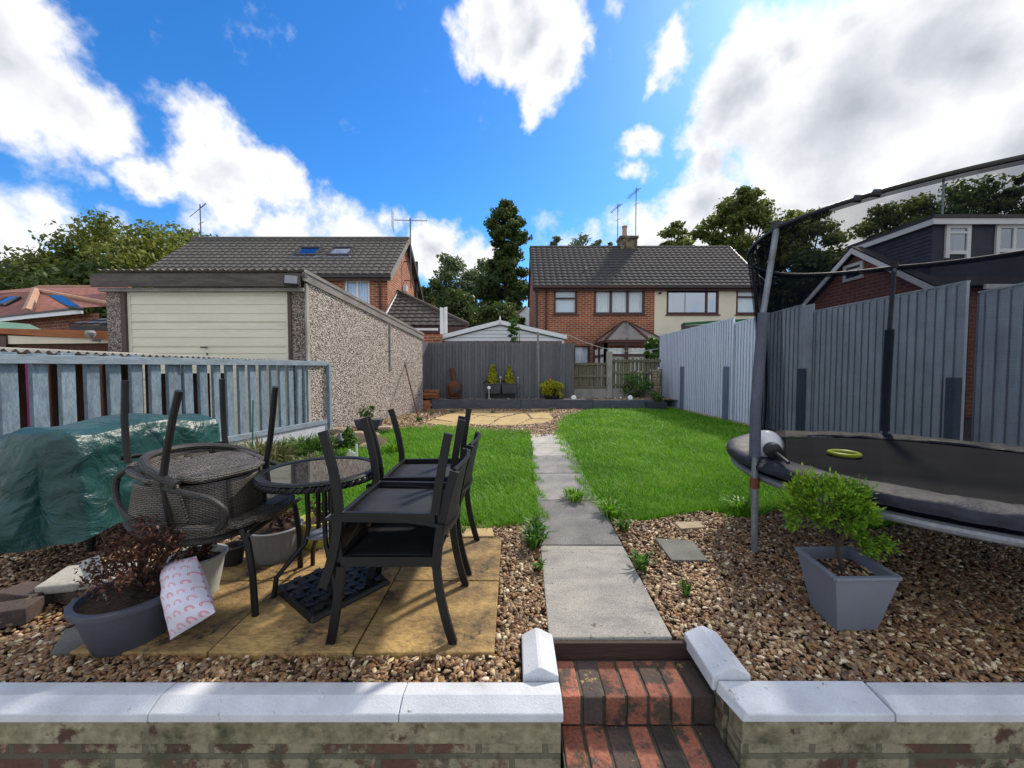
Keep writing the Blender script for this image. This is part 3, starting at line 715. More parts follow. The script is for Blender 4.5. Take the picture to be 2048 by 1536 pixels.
c = MB(); c.prism([(.045,1.497,-.035),(.045,1.497,.028),(.108,1.497,.062),(.122,1.497,.062),(SX0-.002,1.497,.028),(SX0-.002,1.497,-.035)], (0,.245,0))
c.obj('coping', 'white_coping', r, bevel=.005)
MB().box(.06, SX0-.006, 1.475, 1.735, -.62, -.036).obj('pier', 'wall_brick', r)
r = thing('retaining_wall', 'low brick retaining wall with white coping below the grey planter', 'wall', (2.0, 1.36, -.62), 'retaining walls either side of the steps')
MB().box(SX1+.012, 3.6, YW0+.012, YW1-.01, -.62, -.125).obj('brickwork', 'wall_brick', r)
MB().box(SX1+.015, 3.6, YW0+.009, YW1-.012, -.125, -.035).obj('render_course', 'wall_render', r)
c = MB(); y0, y1, yr = YW0, 1.495, YW0+.135*.42
c.hexa([(SX1+.01,y0,-.036),(1.42,y0,-.036),(1.42,y1,-.036),(SX1-.02,y1,-.036)], [(SX1+.03,y0,-.004),(1.42,y0,-.004),(1.42,y1,.014),(SX1-.01,y1,.014)])
c.obj('coping', 'white_coping', r, bevel=.006)
caprun(r, [1.423, 2.5, 3.6], YW0, 1.495)
c = MB(); c.prism([(SX1-.03,1.50,-.036),(SX1-.03,1.50,.026),(SX1+.045,1.50,.060),(SX1+.062,1.50,.060),(SX1+.128,1.50,.028),(SX1+.128,1.50,-.036)], (0,.26,0))
c.obj('coping', 'white_coping', r, bevel=.006)
MB().box(SX1, SX1+.10, 1.47, 1.755, -.62, -.037).obj('pier', 'wall_brick', r)
st = thing('brick_steps', 'worn red brick steps on edge between the white copings', 'steps', (.52, 1.4, -.62))
bw = (SX1-SX0-.012)/7
ps = {0:[0,1,0,0,0,0,1], 1:[0,0,1,0,1,0,1]}
for row, (ya, yb, zt) in enumerate(((1.517,1.725,-.075), (1.28,1.534,-.20))):
    for i in range(7):
        b = MB(); x = SX0+.006+i*bw; j = random.uniform(-.004,.004)
        b.box(x+.006, x+bw-.006, ya+j, yb-.012, zt-.122, zt+random.uniform(-.004,.003))
        b.obj('brick', ['step_brick','step_brick_dark'][ps[row][i]], st, bevel=.006)
    MB().box(SX0+.004, SX1-.004, ya+.014, yb-.002, zt-.14, zt-.009).obj('mortar', 'mortar', st)
MB().box(SX0+.004, SX1-.004, 1.1, 1.6, -.62, -.36).obj('core', 'mortar', st)
tag(MB().box(SX0-.0, SX1+.0, 1.727, 1.747, -.15, -.004).obj('step_riser', 'wet_timber', bevel=.003), 'dark wet timber board along the slab edge above the top brick step', 'board')
# ------------------------------------------------------------ sleeper bed at the back
bed = []
def bx(px): return at(px, 800, 12.35).x
for i, (a, b, lab) in enumerate(((bx(863), bx(1042), 'long painted sleeper edging the bed below the chiminea'), (bx(1042), bx(1186), 'short painted sleeper edging the bed below the yellow bush'), (bx(1186), bx(1327), 'painted sleeper edging the bed beside the lawn corner'))):
    z1 = .31 if i < 2 else .29
    o = MB().box(a+.004, b-.004, 12.33, 12.58, -.02, z1+.003*i).obj('sleeper', 'sleeper_paint', bevel=.015)
    tag(o, lab, 'sleeper', 'painted sleepers edging the raised bed')
m = MB(); m.add([(-3.2,12.5,.275),(5.5,12.5,.275),(5.5,16.5,.275),(-3.2,16.5,.275)], [(0,1,2,3)])
tag(m.obj('raised_bed', 'soil'), None, None, None, 'structure')
gv = pebbles([(-2.9,12.55),(5.3,12.55),(5.3,13.2),(-2.9,13.2)], [], 350, .035, 21, 1, .27)
tag(np_obj('gravel', gv[0], gv[1], 'gravel_stones', None, gv[2], True), 'pale gravel on top of the raised bed', 'gravel', None, 'stuff')
# ------------------------------------------------------------ picket fence on the garage side
FD = Vector((.1724, 1, 0))
def fl(Y, z=0, o=0):      # point on the fence line, o metres towards the garden
    return Vector((-3.75+.1724*(Y-7.72)+o*.985, Y-o*.17, z))
tp = lambda Y: 1.40+.005*math.sin(Y*1.3)
r = thing('picket_fence', 'low fence of worn blue-grey pickets above a white rendered plinth', 'fence', fl(5.5))
MB().beam(fl(2.9, 1.365, .035), fl(7.72, 1.40, .035), .03, .085).obj('top_rail', 'worn_blue_rail', r, bevel=.004)
MB().beam(fl(2.9, .30, .035), fl(7.72, .235, .035), .035, .085).obj('bottom_rail', 'worn_blue_rail', r, bevel=.004)
y = 2.95; k = 0
while y < 7.62:
    a = fl(y, 0); jj = random.uniform(-.01,.01); b = fl(y+.105, 0); zt = 1.43+random.uniform(-.012,.012)
    p = MB(); p.hexa([(a.x,a.y,.26),(b.x,b.y,.26),(b.x-.04,b.y,.26),(a.x-.04,a.y,.26)][::1], [(a.x+jj,a.y,zt),(b.x+jj,b.y,zt),(b.x-.04+jj,b.y,zt),(a.x-.04+jj,a.y,zt)])
    p.obj('picket', 'worn_blue_paint', r); y += .197; k += 1
for y in (4.84, 7.70):
    MB().beam(fl(y, -.02, .03 if y > 7 else -.06), fl(y, 1.385, .03 if y > 7 else -.06), .09, .09, (0,1,0)).obj('post', 'worn_blue_paint' if y > 7 else 'blue_paint', r, bevel=.004)
p = MB(); p.beam(fl(2.9, .09, -.03), fl(7.68, .09, -.03), .12, .30); p.obj('plinth', 'white_coping', r)
# log store with corrugated roof behind the fence
r = thing('log_store', 'dark brown timber store with a thin corrugated roof behind the picket fence', 'store', fl(4.0, 0, -.9))
for i in range(22):
    y = 2.9+i*.155; MB().beam(fl(y, -.0, -.75), fl(y, 1.36 if i < 15 else 1.22, -.75), .13, .02, (1,0,0)).obj('board', 'brown_wood', r)
c = MB(); a0, b0 = fl(2.6, 0, -.12), fl(7.5, 0, -.12); L = (b0-a0).length; dd = (b0-a0).normalized(); pp = Vector((-dd.y, dd.x, 0))
c.grid(lambda u, v: a0+dd*(L*u)+pp*(.72*v)+Vector((0,0,1.455-.012*u*L*.4+.04*v+.016*math.sin(u*L*2*math.pi/.075))), 520, 1)
c.obj('corrugated_roof', 'concrete', r, solid=.006)
# neighbour's low timber fence deeper in, seen between pickets
r = thing('board_fence', 'brown board fence seen between the pickets below the shed fascia', 'fence', (-7.5, 6.9, 0))
for i in range(22):
    x = -11.5+i*.19; MB().box(x, x+.175, 6.90, 6.92, 0, 1.55+random.uniform(-.01,.01)).obj('board', 'brown_wood', r)
m = MB(); m.add([(-14,2.5,-.012),(-5.3,2.5,-.012),(-4.4,8,-.012),(-14,8,-.012)], [(0,1,2,3)])
tag(m.obj('driveway', 'concrete'), None, None, None, 'structure')
# ------------------------------------------------------------ grey back fence
GF = 12.95
def boards(mb, x0, x1, Y, z0, z1, w=.098, th=.022, amp=.012, dy=0, zf=None, rake=0):
    x = x0
    while x < x1-.02:
        e = min(x1, x+w*random.uniform(.92,1.08)); z = (zf(x) if zf else z1)+random.uniform(-amp, amp)
        o = random.uniform(0,.006)
        mb.hexa([(x,Y-th*.4-o,z0),(e,Y-th-o,z0),(e,Y,z0),(x,Y,z0)], [(x,Y-th*.4-o,z),(e,Y-th-o,z),(e,Y,z),(x,Y,z)]); x = e+.008
xa, xb = at(857,700,GF).x, at(1148,700,GF).x
r = thing('board_fence', 'tall charcoal grey close-board fence behind the chiminea', 'fence', ((xa+xb)/2, GF, .27))
zt = at(1000, 685, GF).z
n = 3
for i in range(n):
    mb = MB(); boards(mb, xa+(xb-xa)*i/n, xa+(xb-xa)*(i+1)/n, GF, .27, zt-.012*i); mb.obj('panel', 'grey_fence_paint', r)
MB().box(xa+.01, xb-.01, GF+.002, GF+.01, .3, zt-.06).obj('shade_backing', 'gutter_black', r)  # dark sheet added as the shade in the gaps between boards
a, b = at(845,700,12.6), Vector((xa, GF, 0))
mb = MB(); mb.hexa([(a.x-.0,12.45,.05),(b.x,b.y-.03,.05),(b.x,b.y,.05),(a.x,12.48,.05)], [(a.x,12.45,zt+.02),(b.x,b.y-.03,zt),(b.x,b.y,zt),(a.x,12.48,zt+.02)])
mb.obj('side_board', 'grey_fence_paint', r)
# slim wooden pole
r0 = at(1077, 800, 12.78); p = MB(); p.tube([(r0.x+.01,12.78,.27), (r0.x,12.78,1.3), (r0.x-.03,12.78,at(1075,664,12.78).z)], .035, 8)
tag(p.obj('clothes_post', 'grey_timber'), 'slim weathered wooden pole standing before the grey fence', 'pole')
# ------------------------------------------------------------ weathered low fence with concrete posts
WF = 13.6
r = thing('paling_fence', 'weathered round-topped paling fence on concrete boards', 'fence', (at(1230,780,WF).x, WF, .27))
X = lambda px, Y=WF: at(px, 740, Y).x
for (pa, pb, tl, tr) in ((1149, 1213, 726, 729), (1224, 1322, 716, 716)):
    x0, x1 = X(pa), X(pb); zb = at(1200,777,WF).z
    MB().box(x0, x1, WF-.02, WF+.03, .2, zb).obj('gravel_board', 'concrete', r)
    x = x0+.02
    while x < x1-.08:
        z = at(1200, tl+(tr-tl)*(x-x0)/(x1-x0), WF).z+random.uniform(-.03,.02); w = .115
        pl = MB(); pl.prism([(x,WF+.03,zb+.01),(x+w,WF+.03,zb+.01),(x+w,WF+.03,z-.06),(x+w*.75,WF+.03,z-.01),(x+w*.5,WF+.03,z),(x+w*.25,WF+.03,z-.01),(x,WF+.03,z-.06)], (0,.018,0))
        pl.obj('paling', 'weathered_wood', r); x += w+random.uniform(.012,.03)
    for py in ((728, 752, 775) if pa < 1200 else (722, 745, 770)):
        z = at(1200, py, WF).z; MB().box(x0, x1, WF-.025, WF+.028, z-.045, z+.045).obj('rail', 'weathered_wood', r, bevel=.005)
x0 = X(1213); MB().box(x0, X(1223.5), WF-.09, WF+.09, .2, at(1218,703,WF).z).obj('concrete_post', 'concrete', r, bevel=.01)
x0 = X(1303); MB().box(x0, X(1309), WF-.3, WF-.2, .2, at(1218,740,WF-.3).z).obj('timber_post', 'weathered_wood', r)
# stone filled pier by the corner
r = thing('gabion_pier', 'narrow pier of stacked pale stones in the lawn corner', 'pier', (X(1314,13.0), 13.0, .27))
z = .27
while z < at(1314,741,13.0).z:
    for dx in (0, .12):
        b = MB(); b.box(X(1308,13)+dx, X(1308,13)+dx+.11, 12.95, 13.15, z+.004, z+.085); b.obj('stone', 'rock', r, bevel=.02)
    z += .092
# ------------------------------------------------------------ white boundary fence
FX = 5.5
r = thing('board_fence', 'tall white painted close-board fence running beside the lawn', 'fence', (FX, 9, 0))
def yat(px): d = ray(px, 740); return FX*d.y/d.x
def zat(px, py): d = ray(px, py); return H+FX*d.z/d.x
pans = [(1320, 672, 1468, 637), (1469, 648, 1606, 611), (1627, 624, 1932, 566), (1955, 588, 2140, 552)]
for i, (pa, za, pb, zb) in enumerate(pans):
    y0, y1 = yat(pb), yat(pa); w0, w1 = zat(pb, zb), zat(pa, za); y = y0; mb = MB(); gm = MB()
    while y < y1-.02:
        e = min(y1, y+.108); z = w0+(w1-w0)*(y-y0)/(y1-y0)+random.uniform(-.008,.008); o = random.uniform(0,.004)
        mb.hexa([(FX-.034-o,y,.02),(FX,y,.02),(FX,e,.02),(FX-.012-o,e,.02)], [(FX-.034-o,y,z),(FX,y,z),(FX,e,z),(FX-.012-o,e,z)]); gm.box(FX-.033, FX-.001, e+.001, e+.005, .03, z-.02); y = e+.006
    mb.obj('panel', 'white_fence_paint', r); gm.obj('board_shadow_line', 'fence_shadow_paint', r)  # thin darker strips painted in for the shadow and dirt lines between boards
    MB().beam((FX-.012, y0, w0+.012), (FX-.012, y1, w1+.012), .05, .02).obj('capping', 'white_fence_paint', r)
    MB().prism([(FX+.003,y0,.03),(FX+.003,y1,.03),(FX+.003,y1,w1-.02),(FX+.003,y0,w0-.02)], (.01,0,0)).obj('shade_backing', 'gutter_black', r)  # black sheet behind each panel, standing in for shade between its boards
    MB().box(FX+.004, FX+.05, y0, y1, 0, .018).obj('gravel_board', 'concrete', r)
y0, y1 = yat(1626), yat(1607)
mb = MB(); mb.box(FX-.02, FX, y0, y1, .02, zat(1615,607)-.03); mb.obj('panel', 'white_fence_paint', r)
for px, pt in ((1325, 738), (1369, 733), (1459, 733), (1612, 737), (1922, 755)):
    y = yat(px); MB().box(FX-.13, FX-.03, y-.05, y+.05, 0, zat(px, pt)).obj('post', 'blue_paint', r, bevel=.006)
# washing line
r0 = at(1132, 668, 12.8); r1 = at(1315, 698, 13.2)
mb = MB(); P = [r0.lerp(r1, t/16)+Vector((0,0,-.28*math.sin(math.pi*t/16))) for t in range(17)]; mb.tube(P, .010, 5)
tag(mb.obj('washing_line', 'rope'), 'pale washing line sagging above the paling fence', 'line')
for t, mt, lb in ((7.5, 'leaf_weed', 'green clip'), (9, 'rope', 'white clip'), (12.6, 'rope', 'white clip')):
    pass
# ------------------------------------------------------------ prefabricated garage beside the garden
GY = 7.22
gx0, gx1 = at(217, 600, GY).x, at(617, 600, GY).x
gb = Vector((-2.80, 11.9, 0))                      # back corner of the side wall
zf = at(600, 545, GY).z; zb = at(845, 667, 11.9).z
r = thing('garage', 'concrete panel garage with pebbledash walls and pale up-and-over door', 'garage', ((gx0+gx1)/2, GY, 0))
side = lambda t: Vector((gx1+(gb.x-gx1)*t, GY+(gb.y-GY)*t, 0))
zs = lambda t: zf+(zb-zf)*t
for t0, t1 in ((.0, .60), (.60, 1.0)):
    a, b = side(t0), side(t1); m = MB(); n = Vector((1, -.235, 0)).normalized()*.012
    off = -n*0.0
    m.prism([(a.x,a.y,-.02),(b.x,b.y,-.02),(b.x,b.y,zs(t1)-.03),(a.x,a.y,zs(t0)-.03)], (-.08,0,0)); m.obj('side_wall', 'pebbledash', r)
# joint strip between panels, corner strip
a = side(.60); MB().box(a.x-.02, a.x+.02, a.y-.03, a.y+.02, 1.25, zs(.6)-.1).obj('joint_strip', 'galvanised', r)
MB().box(gx1-.03, gx1+.004, GY-.075, GY+.02, .0, zf-.22).obj('corner_strip', 'concrete', r)
dx0, dx1 = at(256, 600, GY).x, at(578, 600, GY).x
zt = at(400, 584, GY).z
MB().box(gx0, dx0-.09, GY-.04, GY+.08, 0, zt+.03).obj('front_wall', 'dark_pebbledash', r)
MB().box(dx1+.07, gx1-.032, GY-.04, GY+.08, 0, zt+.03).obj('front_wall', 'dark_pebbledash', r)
m = MB(); m.box(dx0-.088, dx0-.002, GY-.06, GY+.05, 0, zt+.03); m.box(dx1+.002, dx1+.068, GY-.06, GY+.05, 0, zt+.03); m.box(dx0-.002, dx1+.002, GY-.055, GY+.05, zt+.002, zt+.03)
m.obj('door_frame', 'brown_metal', r)
# up and over door with horizontal ribs
m = MB(); m.box(dx0, dx1, GY+.0, GY+.03, .02, zt)
m.box(dx0+.001, dx0+.06, GY-.018, GY-.001, .02, zt-.001); m.box(dx1-.06, dx1-.001, GY-.018, GY-.001, .02, zt-.001); m.box(dx0+.061, dx1-.061, GY-.018, GY-.001, zt-.07, zt-.002)
z = zt-.085; k = 0
pat = [.16, .17, .145, .02, .13, .155, .16, .02, .12, .15, .16, .17, .02, .14, .15, .16, .16]
for h_ in pat:
    if z-h_ < .05: break
    zz = z-h_; m.hexa([(dx0+.063,GY-.014,zz+.012),(dx1-.063,GY-.014,zz+.012),(dx1-.063,GY-.001,zz+.012),(dx0+.063,GY-.001,zz+.012)],
                      [(dx0+.063,GY-.006,z),(dx1-.063,GY-.006,z),(dx1-.063,GY-.001,z),(dx0+.063,GY-.001,z)]); z = zz
d = m.obj('garage_door', 'garage_door_paint', r)
hp = at(413, 695, GY); m = MB(); m.box(hp.x-.06, hp.x+.06, GY-.075, GY-.05, hp.z-.012, hp.z+.012); m.box(hp.x-.0, hp.x+.02, GY-.06, GY-.02, hp.z-.012, hp.z+.010)
m.obj('door_handle', 'black_plastic', d, bevel=.004)
hp = at(416, 708, GY); m = MB(); m.box(hp.x-.008, hp.x+.008, GY-.03, GY-.019, hp.z-.025, hp.z+.02); m.obj('keyhole', 'black_plastic', d)
# fascias
z1, z0_ = at(400, 552, GY-.15).z, at(400, 574, GY-.15).z
MB().box(gx0-.12, gx1-.05, GY-.20, GY-.16, z0_, z1).obj('front_fascia', 'dark_timber', r, bevel=.006)
MB().box(gx0-.12, gx1+.02, GY-.155, GY-.06, z1-.02, z1+.045).obj('upper_fascia', 'dark_timber', r, bevel=.004)
MB().box(gx0-.05, gx1-.02, GY-.14, GY-.05, z0_-.075, z0_-.01).obj('lintel', 'grey_timber', r, bevel=.004)
m = MB(); a, b = side(-.03), side(1.01); hh = .20
m.prism([(a.x+.03,a.y,zs(-.03)-hh),(b.x+.03,b.y,zs(1.01)-hh*.95),(b.x+.03,b.y,zs(1.01)),(a.x+.03,a.y,zs(-.03))], (-.03,0,0)); m.obj('side_fascia', 'grey_timber', r)
m = MB(); m.prism([(a.x+.045,a.y,zs(-.03)-.05),(b.x+.045,b.y,zs(1.01)-.05),(b.x+.045,b.y,zs(1.01)+.012),(a.x+.045,a.y,zs(-.03)+.012)], (-.05,0,0)); m.obj('side_capping', 'grey_timber', r)
m = MB(); A, B = Vector((gx0-.1, GY-.12, 0)), Vector((gx1, GY-.12, 0)); C_ = Vector((gb.x-.03, 12.0, 0)); D_ = Vector((gx0+.8, 12.0, 0))
m.grid(lambda u, v: A.lerp(B, u).lerp(D_.lerp(C_, u), v)+Vector((0,0,zf+.028+(zb-zf)*v+.016*math.sin(u*4.0*2*math.pi/.15))), 300, 6)
m.obj('corrugated_roof', 'concrete', r)
# floodlight
lp = at(583, 561, GY-.42); f = MB(); q = Matrix.Rotation(R(18), 4, 'Z') @ Matrix.Rotation(R(-18), 4, 'X')
def rb(mb, c, s, q):
    hs = [(-1,-1,-1),(1,-1,-1),(1,1,-1),(-1,1,-1),(-1,-1,1),(1,-1,1),(1,1,1),(-1,1,1)]
    P = [Vector(c)+q @ Vector((x*s[0]/2, y*s[1]/2, z*s[2]/2)) for x, y, z in hs]; mb.hexa(P[:4], P[4:])
rb(f, lp, (.24,.07,.19), q); rb(f, lp+Vector((.02,.07,-.0)), (.16,.08,.12), q); fo = f.obj('floodlight', 'black_plastic', r, bevel=.008)
g_ = MB(); rb(g_, lp+q @ Vector((0,-.038,0)), (.20,.006,.15), q); g_.obj('lens', 'grey_reflect', fo)
f = MB(); f.beam(lp+Vector((.05,.06,-.1)), (gx1-.06, GY-.2, z0_-.02), .03, .03); f.obj('bracket', 'black_plastic', fo)
# ------------------------------------------------------------ left semi-detached house
Y0 = 17.0; EX = -5.6
ez = at(770, 549, Y0).z; rz = at(815, 479, 20.1).z; RY = 20.1; YB = 23.2; LX = -16.6
r = thing('brick_house', 'brown brick semi-detached house with grey tiled roof and two roof windows', 'house', ((LX+EX)/2, Y0, 0))
wx0, wx1 = at(684, 600, Y0).x, at(735, 600, Y0).x; wz0, wz1 = at(700, 609, Y0).z, at(700, 557, Y0).z
m = MB(); wall_holes(m, LX+.3, EX, 0, ez-.05, [(wx0, wx1, wz0, wz1)], Y0+.25, .2)
m.add([(EX,Y0+.25,0),(EX,YB-.2,0),(EX,YB-.2,ez-.05),(EX,RY,rz-.2),(EX,Y0+.25,ez-.05)], [(0,1,2,3,4)])
m.add([(EX,YB-.2,0),(LX,YB-.2,0),(LX,YB-.2,ez),(EX,YB-.2,ez)], [(0,1,2,3)])
m.add([(LX+.3,Y0+.25,0),(LX+.3,YB-.2,0),(LX+.3,YB-.2,ez-.05),(LX+.3,RY,rz-.2),(LX+.3,Y0+.25,ez-.05)], [(4,3,2,1,0)])
m.obj('wall', 'house_brick', r)
window(r, wx0, wx1, wz0, wz1, Y0+.25, mull=(.5,), fm='white_plastic', t=.09)
sl_ = Vector((0, RY-Y0, rz-ez)); sln = sl_.length; sl_.normalize()
m = MB(); tiled_slope(m, (LX, Y0, ez), (1,0,0), sl_, [(0,0),(EX-LX+.22,0),(EX-LX+.22,sln),(0,sln)]); ro = m.obj('roof', 'grey_tiles', r)
m = MB(); m.add([(LX,RY,rz),(EX+.22,RY,rz),(EX+.22,YB,ez),(LX,YB,ez)], [(0,1,2,3)]); m.obj('back_slope', 'grey_tiles', ro)
MB().tube([(LX-.05,RY,rz+.02),(EX+.24,RY,rz+.02)], .13, 8).obj('ridge', 'grey_tiles', ro)
m = MB(); m.prism([(EX+.23,Y0-.05,ez-.30),(EX+.23,Y0-.05,ez+.05),(EX+.23,RY,rz+.06),(EX+.23,RY,rz-.22)], (.03,0,0)); m.obj('bargeboard', 'grey_timber', r)
m = MB(); m.prism([(EX+.23,YB+.05,ez-.25),(EX+.23,YB+.05,ez+.05),(EX+.23,RY+.002,rz+.06),(EX+.23,RY+.002,rz-.22)], (.03,0,0)); m.obj('bargeboard', 'gutter_black', r)
m = MB(); m.box(LX, EX+.2, Y0-.10, Y0+.02, ez-.14, ez-.02); m.obj('gutter', 'gutter_black', r)
MB().box(LX, EX+.2, Y0+.03, Y0+.06, ez-.26, ez-.10).obj('fascia', 'brown_metal', r)
m = MB(); dpx = at(760, 600, Y0+.2).x; m.tube([(dpx-.0,Y0-.03,ez-.15),(dpx,Y0+.18,ez-.5),(dpx,Y0+.18,1.0)], .045, 8); m.obj('drainpipe', 'brown_metal', r)
m = MB(); m.tube([(EX+.07,22.1,ez+1.6),(EX+.07,22.1,1.5)], .07, 8); m.obj('soil_pipe', 'gutter_black', r)
m = MB(); m.tube([(EX+.12,22.1,ez+.3),(EX+.12,22.1,ez+2.0)], .08, 8); m.obj('flue', 'gutter_black', r)
def roofpt(px, py):    # pixel on the front slope
    d = ray(px, py); o = Vector((0, Y0, ez)); n = Vector((1,0,0)).cross(sl_)
    k = (o-Vector((0,0,H))).dot(n)/d.dot(n); return Vector((0,0,H))+d*k
for px in (588, 654):
    a = roofpt(px, 514); b = roofpt(px+46, 514); c = roofpt(px+36, 498); hgt = (c-b).dot(sl_)
    n = Vector((1,0,0)).cross(sl_).normalized(); n = n if n.z > 0 else -n
    w_ = (b-a).x*.97
    f = MB(); o = a+n*.07
    def sl4(x0, x1, v0, v1, h0, h1):
        f.hexa([o+Vector((x0,0,0))+sl_*v0+n*h0, o+Vector((x1,0,0))+sl_*v0+n*h0, o+Vector((x1,0,0))+sl_*v1+n*h0, o+Vector((x0,0,0))+sl_*v1+n*h0],
               [o+Vector((x0,0,0))+sl_*v0+n*h1, o+Vector((x1,0,0))+sl_*v0+n*h1, o+Vector((x1,0,0))+sl_*v1+n*h1, o+Vector((x0,0,0))+sl_*v1+n*h1])
    sl4(0, w_, 0, .12, -.05, .06); sl4(0, w_, hgt-.12, hgt, -.05, .07); sl4(0, .10, .12, hgt-.12, -.05, .065); sl4(w_-.10, w_, .12, hgt-.12, -.05, .065)
    fo = f.obj('roof_window', 'gutter_black', ro)
    f = MB(); sl4(.10, w_-.10, .12, hgt-.12, .02, .03); f.obj('pane', 'sky_glass', fo)
    f = MB(); sl4(-.12, w_+.12, -.18, -.004, -.04, .0); f.obj('flashing', 'galvanised', fo)
m = aerial(r, at(402, 476, RY), 1.75, 1, 1.3); m.obj('aerial', 'aerial_metal', r)
b0 = Vector((EX+.35, RY-.2, 0)); m = aerial(r, (EX+.35, RY-.2, ez+.0), at(818,436,RY-.2).z-ez, 0, 1.5); m.tube([(EX,RY-.2,rz-1.2),(EX+.35,RY-.2,rz-1.2)], .03, 5); m.tube([(EX,RY-.2,ez+.4),(EX+.35,RY-.2,ez+.4)], .03, 5)
m.obj('aerial', 'aerial_metal', r)
m = MB(); m.box(EX+.01, EX+.2, RY-.5, RY-.2, ez-.2, ez+.12); m.obj('alarm_box', 'white_plastic', r, bevel=.02)
# side extension with hipped roof
e0 = at(762, 652, 16.0); e1 = at(935, 654, 16.0); et = at(795, 584, 18.7); et.x = EX
r2 = thing('side_extension', 'single-storey extension with brown hipped tile roof on the gable side', 'extension', ((EX+e1.x)/2, 16.0, 0))
zz = e0.z; up = Vector((0, et.y-16.0, et.z-zz)); ul = up.length; up.normalize()
m = MB(); tiled_slope(m, (EX, 16.0, zz), (1,0,0), up, [(0,0),(e1.x-EX,0),(0,ul)]); m.obj('roof', 'brown_tiles', r2)
m = MB(); m.add([(e1.x,16,zz),(e1.x,21.5,zz),et], [(0,1,2)]); m.add([(e1.x,21.5,zz),(EX,21.5,zz),et], [(0,1,2)]); m.obj('back_slope', 'brown_tiles', r2)
MB().tube([et+Vector((0,0,.04)), (e1.x+.03,15.97,zz+.06)], .10, 7).obj('hip_ridge', 'brown_tiles', r2)
MB().tube([et+Vector((.05,0,.04)), (EX+.08,16.0,zz+.10)], .06, 6).obj('flashing', 'galvanised', r2)
MB().box(EX, e1.x, 15.95, 16.1, zz-.30, zz-.03).obj('fascia', 'brown_frame', r2)
MB().box(EX+.1, e1.x-.2, 16.15, 21.4, 0, zz-.05).obj('wall', 'house_brick', r2)
p = at(887, 640, 15.0); m = MB(); m.prism([(p.x-.14,15,2.4),(p.x-.14,15,at(880,614,15).z),(p.x-.0,15,at(880,616,15).z),(p.x+.01,15,2.6)], (0,.1,0)); m.prism([(p.x+.02,15.02,2.5),(p.x+.02,15.02,at(880,615,15).z),(p.x+.13,15.02,at(880,613,15).z),(p.x+.13,15.02,2.3)], (0,.1,0))
tag(m.obj('white_post', 'white_plastic'), 'tall white plastic boxing standing before the hipped extension roof', 'post')
m = MB(); a, b = at(790,658,14.6), at(875,658,14.6); m.box(a.x, b.x, 14.6, 14.7, a.z-.05, a.z+.03); o = m.obj('gutter', 'white_plastic')
tag(o, 'short white gutter run above the back corner of the garage', 'gutter')
m = MB(); a, b = at(838,690,14.2), at(884,668,14.2); m.box(a.x, b.x, 14.2, 14.5, 0, b.z); tag(m.obj('brick_wall', 'house_brick'), 'bit of red brick wall between the garage and the white gable', 'wall')
# ------------------------------------------------------------ bungalow with red roof
r = thing('bungalow', 'low brick bungalow with red tiled hipped roof and blue roof windows', 'bungalow', at(60, 700, 15).xyz*1)
BZ = at(60, 629, 13.5).z
A_ = at(55, 627, 13.2); A_.z = BZ; Bp = at(165, 645, 12.0); Bp.z = BZ; L0 = at(-90, 627, 15.5); L0.z = BZ
T1 = at(72, 583, 17.0); T0 = at(-60, 590, 19); R1 = at(250, 574, 19)
m = MB(); m.add([A_, Bp+Vector((4,-3.5,0)).normalized()*0, at(222, 612, 15.5), T1], [(0,1,2,3)])
m.add([L0, A_, T1, at(-90, 592, 18)], [(0,1,2,3)])
ro = m.obj('roof', 'red_tiles', r)
m = MB(); m.add([T1+Vector((0,.02,-.02)), at(225,609,15.6), at(260,574,19.5), at(80,574,20)], [(0,1,2,3)]); m.add([at(80,574,20), T1, at(-90,590,18.05), at(-90,604,22)], [(0,1,2,3)]); m.obj('back_roof', 'red_tiles', ro)
MB().tube([A_+Vector((0,0,.05)), T1+Vector((0,0,.05))], .13, 7).obj('hip_ridge', 'ridge_clay', ro)
MB().tube([T1+Vector((0,0,.05)), at(225,609,15.5)], .10, 7).obj('hip_ridge', 'ridge_clay', ro)
MB().tube([at(80,574,19.95), at(260,574,19.45)], .10, 7).obj('ridge', 'ridge_clay', ro)
MB().tube([at(80,574,19.95), at(-30,605,18.9)], .08, 7).obj('hip_ridge', 'ridge_clay', ro)
for q4 in (((104,596),(130,597),(165,620),(140,617)), ((-14,610),(20,598),(40,598),(12,611))):
    def onp(px, py):
        tri = (A_, Bp, T1) if px > 60 else (L0, A_, T1)
        n = (tri[1]-tri[0]).cross(tri[2]-tri[0]); d = ray(px, py); k = (tri[0]-Vector((0,0,H))).dot(n)/d.dot(n); return Vector((0,0,H))+d*(k*.995)
    P = [onp(*p) for p in q4]; c = sum(P, Vector())/4
    m = MB(); n = (P[1]-P[0]).cross(P[3]-P[0]).normalized(); n = n if n.z > 0 else -n
    m.prism([c+(p-c)*1.22+n*.02 for p in P], n*.08); fo = m.obj('roof_window', 'gutter_black', ro)
    m = MB(); m.prism([p+n*.105 for p in P], n*.01); m.obj('pane', 'sky_glass', fo)
for a, b in ((L0, A_), (A_, Bp)):
    MB().beam(a+Vector((0,0,-.12)), b+Vector((0,0,-.12)), .05, .14).obj('fascia', 'white_plastic', r)
    MB().beam(a+Vector((0,-.03,-.03)), b+Vector((0,-.03,-.03)), .06, .06).obj('gutter', 'gutter_black', r)
m = MB()
for a, b in ((L0, A_), (A_, Bp)):
    a2, b2 = a+Vector((.1,.4,0)), b+Vector((.1,.4,0)); m.add([(a2.x,a2.y,0),(b2.x,b2.y,0),(b2.x,b2.y,BZ-.1),(a2.x,a2.y,BZ-.1)], [(0,1,2,3)])
m.obj('wall', 'house_brick_dark', r)
